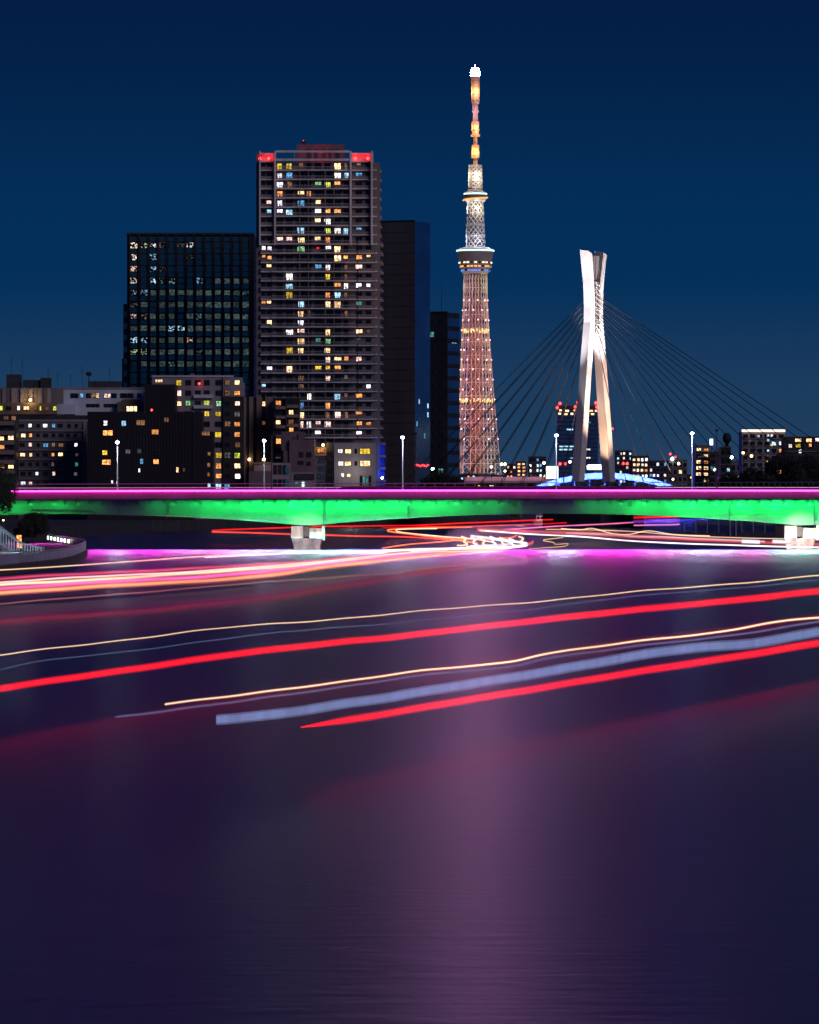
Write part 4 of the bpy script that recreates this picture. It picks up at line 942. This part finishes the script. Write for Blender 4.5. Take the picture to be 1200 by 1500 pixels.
for k, (px, yt, rx, D, lb) in enumerate(((652, 690, 7.5, 1560, 'largest rounded dark tree under the stay cables'), (628, 696, 5, 1570, 'smaller rounded dark tree by the greenish lamp'), (672, 697, 5, 1550, 'rounded dark tree before the lattice tower foot'))):
    zt = CAMZ + (HY - yt) * D / F; tree('round_tree', lb, P(px, 0, D).x, D, 3, zt - 3, rx, (zt - 3) * .48, 4200, .5, 'leaf_dark', 'trees along the quay', seed=11 + k)
for k, (px, yt, rx, D, lb) in enumerate(((1145, 656, 7, 1560, 'tall dark tree before the crown lit apartments'), (1190, 652, 8, 1550, 'tall dark tree at the flat roofed building'), (1098, 680, 6, 1570, 'low broad dark tree below the amber lamps'), (1070, 690, 5.5, 1580, 'low dark bush by the small cool lamp'), (1118, 684, 6, 1540, 'low dark tree beside the tall dark tree'), (1168, 668, 6, 1540, 'mid height dark tree between two tall dark trees'), (1040, 700, 5, 1590, 'lowest dark bush at the end of the tree row'))):
    zt = CAMZ + (HY - yt) * D / F; tree('quay_tree', lb, P(px, 0, D).x, D, 3, zt - 3, rx, (zt - 3) * .46, 4600, .55, 'leaf_dark', 'trees along the quay', seed=31 + k)

# ------------------------------------------------------------------ river terrace at the left
TE = [on_plane(px, py, 1.1) for px, py in ((-60, 838), (0, 830), (30, 826), (60, 823), (90, 819), (110, 814), (122, 809), (128, 805), (126, 801.5), (118, 800), (100, 797.5), (84, 794.5), (72, 792))]
bm = bmesh.new(); prism(bm, [(p.x, p.y) for p in TE] + [(-79, TE[-1].y), (-79, TE[0].y)], -3.8, 1.1); mk('river_terrace', bm, M['quay'], kind='structure')
tr = empty('terrace_fence', (TE[0].x, TE[0].y, 1.1), label='curved grey panel fence with small lights around the river terrace', cat='fence')
pts = []
for a, c in zip(TE, TE[1:]):
    n = max(2, int((c - a).length / 2.2))
    for k in range(n): pts.append(a.lerp(c, k / n))
pts.append(TE[-1]); o0 = Vector(tr.location)
for i, (a, c) in enumerate(zip(pts, pts[1:])):
    q0, q1 = a - o0, c - o0; q0 = q0 + Vector((-.25, 0, 0)); q1 = q1 + Vector((-.25, 0, 0))
    bm = bmesh.new(); loft(bm, [[q + Vector((0, 0, .12)), q + Vector((.05, .05, .12)), q + Vector((.05, .05, 1.15)), q + Vector((0, 0, 1.15))] for q in (q0.lerp(q1, .06), q0.lerp(q1, .94))]); mk('fence_panel', bm, M['fence_teal'], tr)
    bx('fence_post', M['steel'], tr, q0.x - .05, q0.x + .06, q0.y - .05, q0.y + .06, 0, 1.28)
bm = bmesh.new(); tube(bm, [p - o0 + Vector((-.25, 0, 1.3)) for p in pts], .06, 5); mk('top_rail', bm, M['fence'], tr)
lt = empty('terrace_lights', TE[8], label='row of small warm bollard lights along the terrace rail', cat='lights')
n_far = [p for p in pts if p.y > TE[5].y]
sel = []
for p in n_far:
    u = CX + p.x / p.y * F
    if all(abs(u - w_) >= 4.6 for w_, _ in sel): sel.append((u, p))
for k, (_, p) in enumerate(sel):
    q = p - Vector(TE[8]) + Vector((-.6, 0, 0))
    bx('bollard', L['smallw'], lt, q.x - .12, q.x + .12, q.y - .1, q.y + .1, .35, .95)
    if k % 4 == 0: lamp('bollard_light', 'POINT', (q.x - .3, q.y, .9), 25, (1, .78, .5), lt, .1)
# white railed stair
st = empty('white_railed_stair', (-58, 640, 1.1), label='white railed stair climbing from the terrace to the bank', cat='stair')
q = lambda px, py, D: P(px, py, D) - Vector((-58, 640, 1.1))
for nm, D, dx in (('side_panel', 655, 0), ('side_panel', 668, 4)):
    a0, a1, a2, a3 = q(-40 + dx, 742, D), q(27 + dx, 795, D), q(61 + dx, 803, D), q(61 + dx, 815, D); a4, a5 = q(30 + dx, 815, D), q(-40 + dx, 772, D)
    for k in range(26):                            # balusters
        t = k / 25; px = -38 + dx + 98 * t; top_y = 743.5 + (px - dx + 38) * .79 if px - dx < 27 else 795 + (px - dx - 27) * .235; bot = min(814, top_y + 20)
        A, B = q(px, top_y, D), q(px, bot, D); bx('baluster', M['fence'], st, A.x - .07, A.x + .07, A.y - .05, A.y + .05, B.z, A.z)
    for w, lst in ((.11, (a0, a1, a2, a3)), (.10, (a5, a4, a3))):
        bm = bmesh.new(); tube(bm, lst, w, 5); mk('handrail', bm, M['fence'], st)
for k in range(12):
    A = q(-38 + k * 6.0, 771 + k * 3.9, 660); bx('step', M['concrete'], st, A.x - .4, A.x + .5, A.y - 4, A.y + 4, A.z - .4, A.z)
lamp('stair_light', 'POINT', q(20, 780, 640), 2200, (.72, .88, 1), st, .2); lamp('stair_light', 'POINT', q(45, 795, 640), 1500, (.72, .88, 1), st, .2)
for k, (px, lb) in enumerate(((26, 'left slim red lit post behind the stair rail'), (30, 'right slim red lit post behind the stair rail'))):
    p = P(px, 795, 690); o = bx('lit_post', L['orange'], None, -.16, .16, -.1, .1, 0, 2.0); o.location = (p.x, 690, 1.2); tag(o, lb, 'post', 'red lit posts')
for px, py, lb in ((5, 762, 'small amber lamp under the bank tree'), (29, 767, 'tiny pale lamp beside the bank tree trunk')):
    p = P(px, py, 745); r = empty('bank_lamp', (p.x, 745, 3), label=lb, cat='lamp'); bm = bmesh.new(); bmesh.ops.create_icosphere(bm, subdivisions=1, radius=.16); mk('bulb', bm, L['lampw' if px < 10 else 'smallw'], r, loc=(0, -.1, p.z - 3)); bx('pole', M['dark_steel'], r, -.05, .05, -.03, .05, 0, p.z - 3.1)

# landing stage under the right span
pn = empty('landing_stage', (P(1075, 0, 1060).x, 1060, 0), label='dark floating landing stage under the right bridge span', cat='pier'); w = 13.5
bx('pontoon', M['quay'], pn, -w, w, 0, 8, -1, .8); bx('shelter_roof', M['wall_dark'], pn, -w + 1, w - 3, 1, 7, 4.2, 4.5)
for k in range(9): bx('shelter_post', M['steel'], pn, -w + 1.5 + k * 2.8, -w + 1.65 + k * 2.8, 1.2, 1.35, .81, 4.19)
for k in range(2): bx('mooring_pile', M['steel'], pn, -1 + k * 1.4, -.75 + k * 1.4, -.6, -.35, -3, 3.6)

# moored excursion boat and lit shrubs on the far quay, seen under the middle span
D = 1440; m_ = D / F; o = P(806, HY, D)
eb = empty('excursion_boat', (o.x, D, 0), label='small white excursion boat moored under the middle of the bridge', cat='boat'); w = 5.6
bm = bmesh.new(); loft(bm, [[(-w, 0, .4), (-w + .2, -1.2, .4), (w - 1.8, -1.3, .4), (w - .6, 0, .4), (w - 1.8, 1.3, .4), (-w + .2, 1.2, .4)], [(-w - .2, 0, 1.9), (-w, -1.6, 1.9), (w - 1.2, -1.7, 1.9), (w + .6, 0, 2.1), (w - 1.2, 1.7, 1.9), (-w, 1.6, 1.9)]]); mk('hull', bm, M['wall_white'], eb)
bx('cabin', M['wall_white'], eb, -w + 1, w - 2.5, -1.2, 1.2, 1.92, 3.7); bx('cabin_roof', M['wall_greyl'], eb, -w + .8, w - 2.2, -1.35, 1.35, 3.71, 3.85)
for k in range(6): inst('window', WIN[0], eb, (-w + 1.3 + k * 1.15, -1.22, 2.5), scale=(.8, 1.2, .8))
lamp('boat_fill_light', 'POINT', (-1, -6, 5), 500, (1, .62, .66), eb, .2)  # added lamp off the boat's side that brightens hull and cabin
for k, (px, lb) in enumerate(((757, 'yellow green lit shrub behind the moored boat'), (772, 'taller lit shrub beside the moored boat'))):
    p = P(px, 0, 1500); tree('quay_shrub', lb, p.x, 1530, 2.9, 2.2 + k * .6, 2.4, 1.1, 900, .3, 'leaf', 'shrubs on the quay', trunk=True, seed=70 + k)
bl_ = empty('quay_lamp', (P(766, 0, 1500).x, 1522, 0), label='low lamp lighting the shrubs on the quay', cat='lamp')
bx('pole', M['dark_steel'], bl_, -.06, .06, -.06, .06, -1, 4.6); bm = bmesh.new(); bmesh.ops.create_icosphere(bm, subdivisions=1, radius=.25); mk('bulb', bm, L['smallw'], bl_, loc=(0, 0, 4.7)); lamp('quay_lamp_light', 'POINT', (0, -.6, 4.6), 500, (1, .85, .5), bl_, .1)

# ------------------------------------------------------------------ light trails over the river: glowing lines at the height of the boats' lamps
def smooth(pts, n):
    out = []
    Pn = [pts[0]] + list(pts) + [pts[-1]]
    for i in range(1, len(Pn) - 2):
        p0, p1, p2, p3 = Pn[i - 1:i + 3]
        for k in range(n):
            t = k / n; out.append(tuple(.5 * ((2 * b_) + (-a_ + c_) * t + (2 * a_ - 5 * b_ + 4 * c_ - d_) * t * t + (-a_ + 3 * b_ - 3 * c_ + d_) * t ** 3) for a_, b_, c_, d_ in zip(p0, p1, p2, p3)))
    out.append(tuple(pts[-1])); return out
TM = {}
def light_mat(col, strength, stripes=False):
    m = glow('trail_light', col, strength); n, l = m.node_tree.nodes, m.node_tree.links
    em = [q for q in n if q.type == 'EMISSION'][0]; t = n.new('ShaderNodeBsdfTransparent'); a = n.new('ShaderNodeAddShader')
    l.new(t.outputs[0], a.inputs[0]); l.new(em.outputs[0], a.inputs[1]); l.new(a.outputs[0], n['Material Output'].inputs[0])
    g = n.new('ShaderNodeTexCoord'); z = n.new('ShaderNodeTexNoise'); mg = n.new('ShaderNodeMapping'); l.new(g.outputs['Object'], mg.inputs[0]); l.new(mg.outputs[0], z.inputs['Vector'])
    mg.inputs['Scale'].default_value = (3.2, .02, 0) if stripes else (.10, .02, 0); z.inputs['Scale'].default_value = 1; z.inputs['Detail'].default_value = 2
    mr = n.new('ShaderNodeMapRange'); mr.inputs['From Min'].default_value = .3; mr.inputs['From Max'].default_value = .7; mr.inputs['To Min'].default_value = strength * (.82 if stripes else .7); mr.inputs['To Max'].default_value = strength * (1.18 if stripes else 1.3)
    l.new(z.outputs[0], mr.inputs['Value']); l.new(mr.outputs[0], em.inputs[1]); return m
def trail(label, pts, h, wpx, col, strength, group=None, wob=0.0, flat=.6, taper=False, seed=0, ribbon=None, n=8):
    key = (col, strength, bool(ribbon))
    if key not in TM: TM[key] = [light_mat(col, strength * q, bool(ribbon)) for q in ((.5, .5) if ribbon else (.10, .16, .34))]
    rr = random.Random(seed + 5); ph = rr.uniform(0, 6)
    w3, rad = [], []
    sp = smooth(pts, n)
    for i, (x, y) in enumerate(sp):
        yy = y + wob * (math.sin(x * .021 + ph) + .5 * math.sin(x * .057 + 2 * ph))
        p = on_plane(x, max(yy, HY + 12), h); w3.append(p)
        q = wpx / 2 * p.y / F
        if taper: q *= min(1, .15 + i / (len(sp) * .12))
        rad.append(q)
    if sp[-1][0] > 1215:                           # the boats came from and went on beyond the picture
        d = (w3[-1] - w3[-4]).normalized(); w3 += [w3[-1] + d * 45, w3[-1] + d * 110]; rad += [rad[-1]] * 2
    if sp[0][0] < -15:
        d = (w3[0] - w3[3]).normalized(); w3 = [w3[0] + d * 70, w3[0] + d * 30] + w3; rad = [rad[0]] * 2 + rad
    o = None
    for k, sc in enumerate((1.0, .62) if ribbon else (1.45, .9, .5)):
        bm = bmesh.new()
        if ribbon:
            loft(bm, [[p + Vector((0, -.12 * sc, -q * sc)), p + Vector((0, .12 * sc, -q * sc)), p + Vector((0, .12 * sc, q * sc)), p + Vector((0, -.12 * sc, q * sc))] for p, q in zip(w3, rad)])
        else: tube(bm, w3, [q * sc for q in rad], 6, flat=flat)
        c = mk('light_trail' if k == 0 else ('inner_glow', 'core')[k - 1], bm, TM[key][k], o, smooth=not ribbon)
        if k == 0: o = c
    return tag(o, label, 'light trail', group or 'light trails over the river')
RED, WARM, PINK, ORG, WHT, SAL, MAG = (1, .006, .006), (1, .62, .36), (1, .16, .42), (1, .17, .05), (1, .84, .86), (1, .12, .10), (1, .06, .75)
T1 = [(-40, 964), (0, 960), (150, 941), (300, 923), (450, 910), (600, 897), (750, 884), (900, 870), (1025, 859), (1200, 843), (1240, 839)]
trail('thin wavy warm white light line above the upper thick red line', T1, 3.4, 2.0, WARM, 1.0, wob=.9)
trail('faint blue grey light line just above the upper thick red line', [(-40, 992), (0, 981), (75, 967), (200, 952), (300, 940), (450, 922), (600, 911), (750, 895), (900, 877), (1200, 850), (1240, 847)], 2.6, 2.2, (.20, .28, .52), .22, wob=.8)
trail('upper thick red light line running the whole width of the river', [(-40, 1016), (0, 1009), (200, 979), (350, 958), (500, 940), (600, 931), (800, 907), (950, 892), (1200, 866), (1240, 862)], 1.7, 8.5, RED, 1.9, wob=.5)
trail('warm white light line above the pale blue ribbon', [(242, 1031), (350, 1019), (450, 1005), (600, 985), (735, 971), (800, 957), (900, 944), (1050, 926), (1125, 912), (1200, 905), (1240, 901)], 3.4, 3.2, WARM, 1.4, wob=.8)
trail('dim violet light line just under the warm white line', [(170, 1050), (250, 1040), (350, 1028), (450, 1013), (600, 992), (735, 978), (800, 964), (900, 951), (1050, 933), (1200, 911), (1240, 907)], 3.1, 4.0, (.30, .30, .62), .26, wob=.8)
trail('broad pale blue ribbon of light between warm white and red lines', [(317, 1055), (400, 1047), (500, 1031), (600, 1017), (750, 992), (850, 975), (1000, 951), (1100, 942), (1200, 926), (1240, 920)], 2.5, 15, (.30, .40, .80), .24, wob=.7, ribbon=True)
trail('lower thick red light line that tapers out at its start', [(441, 1065), (600, 1040), (800, 1006), (950, 982), (1200, 942), (1240, 936)], 1.7, 9.5, RED, 1.9, wob=.5, taper=True)
trail('thin orange white light line that passes the terrace tip', [(-30, 836), (0, 835), (60, 832), (127, 827), (267, 817), (400, 811), (470, 808)], 2.2, 2.0, WARM, 1.1, wob=.3)
bun = [('dark pink light line topmost of the left bundle', 848, 826, 817, 808, (1, .08, .20), .55, 3.0), ('whitish orange light line near the top of the left bundle', 857, 831, 821, 811, WARM, 1.1, 3.0), ('magenta light line in the middle of the left bundle', 862, 836, 824, 812.5, (1, .10, .38), 1.2, 3.2),
       ('bright orange light line low in the left bundle', 868, 842, 828, 816, (1, .28, .12), 1.1, 4.0), ('thin pale pink light line inside the left bundle', 853, 829, 819, 809.5, (1, .5, .5), 1.1, 1.8)]
for k, (lb, ya, yb, yc, yd, c, s, w) in enumerate(bun):
    s *= 1.15; w *= 1.75; trail(lb, [(-40, ya + 3), (0, ya), (150, ya - 9), (300, (yb + ya) / 2 - 5), (400, yb), (475, yc + 3), (600, yd), (690, 804.5 + k * .9), (745, 800.5 + k * .8)], 1.6 + .15 * k, w, c, s, wob=.5, seed=k)
trail('dim brown light line under the left bundle', [(-40, 889), (0, 885), (150, 872), (300, 860), (450, 848), (600, 837), (690, 825), (740, 817)], 1.4, 2.6, (.75, .24, .16), .30, wob=.5)
trail('dull red tube of painted reflection lowest under the left bundle', [(-40, 914), (0, 911), (150, 899), (300, 886), (400, 875), (475, 862), (600, 843), (680, 833)], 1.0, 9.0, (.62, .03, .07), .22, wob=.8)  # reflection of the bundle in the water, added as a dim glowing tube
up = [('red light line starting left of the bridge pier', [(311, 777), (345, 775.5), (422, 773), (477, 771), (600, 769.5), (690, 766), (810, 761)], 3, 2.0, RED, 1.6), ('second red light line passing behind the bridge pier', [(311, 779), (345, 780), (422, 782), (520, 785), (600, 787), (660, 791)], 2.4, 2.4, (1, .05, .03), 1.5),
      ('orange light line curving to a point under the bridge', [(690, 772), (612, 774), (575, 775.5), (568, 777.5), (580, 780), (612, 784), (662, 790), (700, 796)], 2.4, 2.4, ORG, 1.8), ('cream light line nested in the orange curve', [(640, 774), (590, 775), (580, 777), (590, 780), (640, 785), (690, 789), (720, 794)], 2.4, 1.8, WARM, 1.8),
      ('white light line crossing under the right span', [(703, 777), (757, 781), (850, 786), (947, 794), (1060, 798), (1130, 800), (1240, 803)], 2.0, 2.2, WHT, 2.0), ('broad salmon light band under the right span', [(700, 776), (760, 778), (850, 781), (950, 787), (1060, 792), (1165, 796), (1240, 799)], 2.2, 6.5, (1, .14, .14), .55),
      ('thin red light line behind the middle of the bridge', [(560, 773.5), (650, 771), (760, 769), (830, 766)], 2.6, 1.6, RED, 1.2), ('pinkish light line crossing to the magenta boat lights', [(740, 776), (800, 772), (860, 769), (928, 765)], 2.4, 2.2, (1, .2, .5), 1.0),
      ('upper salmon light line behind the right span', [(800, 775), (880, 776.5), (930, 779), (990, 784), (1060, 787), (1150, 789)], 2.6, 1.6, WARM, .9), ('thin wavy cream light line with a kink by the pylon pier', [(822, 774), (850, 776), (868, 774), (895, 781), (920, 783), (950, 778), (985, 783), (1040, 785)], 2.8, 1.5, WARM, 1.3),
      ('silver light line ending near the right pier', [(830, 781), (900, 783), (930, 786), (975, 787), (1040, 790), (1120, 793)], 2.0, 2.4, (.8, .8, 1), 1.0), ('low orange light line below the cream curve', [(560, 803), (600, 797), (640, 794), (690, 790), (745, 788), (757, 784)], 2.2, 2.0, ORG, 1.7),
      ('white looping light line ending in a rounded tip', [(560, 807), (620, 805), (690, 803), (740, 801.5), (768, 799), (771, 796), (755, 793), (730, 790), (700, 787)], 2.2, 3.6, WHT, 2.2), ('lavender light line inside the rounded tip', [(690, 785), (730, 791), (750, 795), (735, 798), (690, 800)], 2.4, 4.0, (.75, .72, 1), 1.0),
      ('red end mark right of the rounded tip', [(770, 798), (778, 796), (781, 793.5)], 2.4, 4.5, (1, .1, .1), .8), ('small golden squiggle of light beside the rounded tip', [(825, 787), (800, 790), (797, 792), (810, 794), (815, 797), (832, 796), (826, 800), (800, 802), (775, 804)], 2.2, 1.3, (1, .55, .2), 1.0),
      ('broad white glowing light line along the foot of the bundle', [(300, 816), (450, 810), (560, 808), (650, 806), (730, 803)], 1.6, 3, (1, .8, .82), 1.0)]
for k, (lb, pts, h, w, c, s) in enumerate(up): trail(lb, pts, h, w, c, s, wob=.25, seed=20 + k)
for k in range(7):
    x = 676 + k * 14; y = 786 + (k % 3) * 1.5
    trail(('first', 'second', 'third', 'fourth', 'fifth', 'sixth', 'seventh')[k] + ' short wiggling white light hook counted towards the rounded tip', [(x, y), (x + 7, y + 3), (x + 3, y + 7), (x + 9, y + 11), (x + 2, y + 13), (x - 6, y + 13)], 2.3, 2.6, WHT if k % 2 else WARM, 1.7, seed=60 + k)
for lb, y, w, c, s in (('red light streak of the moored boat beside the pylon pier', 757.5, 3, RED, 1.6), ('violet light streak of the moored boat beside the pylon pier', 763.5, 5, (.28, .04, .62), .7), ('pink light streak of the moored boat beside the pylon pier', 769, 2.2, (1, .25, .55), 1.0)):
    trail(lb, [(929, y + .6), (960, y), (985, y - .3), (995, y - 1.2)], 5.0 if y < 760 else 3.9 if y < 766 else 2.9, w, c, s)
for lb, x in (('left blue white blur of light before the right pier', 1100), ('right blue white blur of light before the right pier', 1145)):
    trail(lb, [(x - 12, 793), (x, 793.4), (x + 12, 794)], 2.6, 5.5, (.75, .85, 1), 1.5)
# passing headlights on the bridge deck
for lb, a, c, z, col, s in (('thin white headlight line over the left half of the bridge deck', -20, 500, 1.0, (1, .7, .85), .4), ('thin white headlight line over the right half of the bridge deck', 960, 1220, 1.0, (1, .8, .85), .6), ('dim violet tail light line over the bridge deck', -20, 700, 1.7, (.5, .08, .5), .25)):
    bm = bmesh.new(); tube(bm, [(Xp(a + (c - a) * k / 12) * 1.013, Y0 + 10, Zp(722) + z + camber(Xp(a + (c - a) * k / 12))) for k in range(13)], .07, 6)
    o = mk('headlight_trail', bm, glow('headlight', col, s)); tag(o, lb, 'light trail', 'light trails on the bridge')
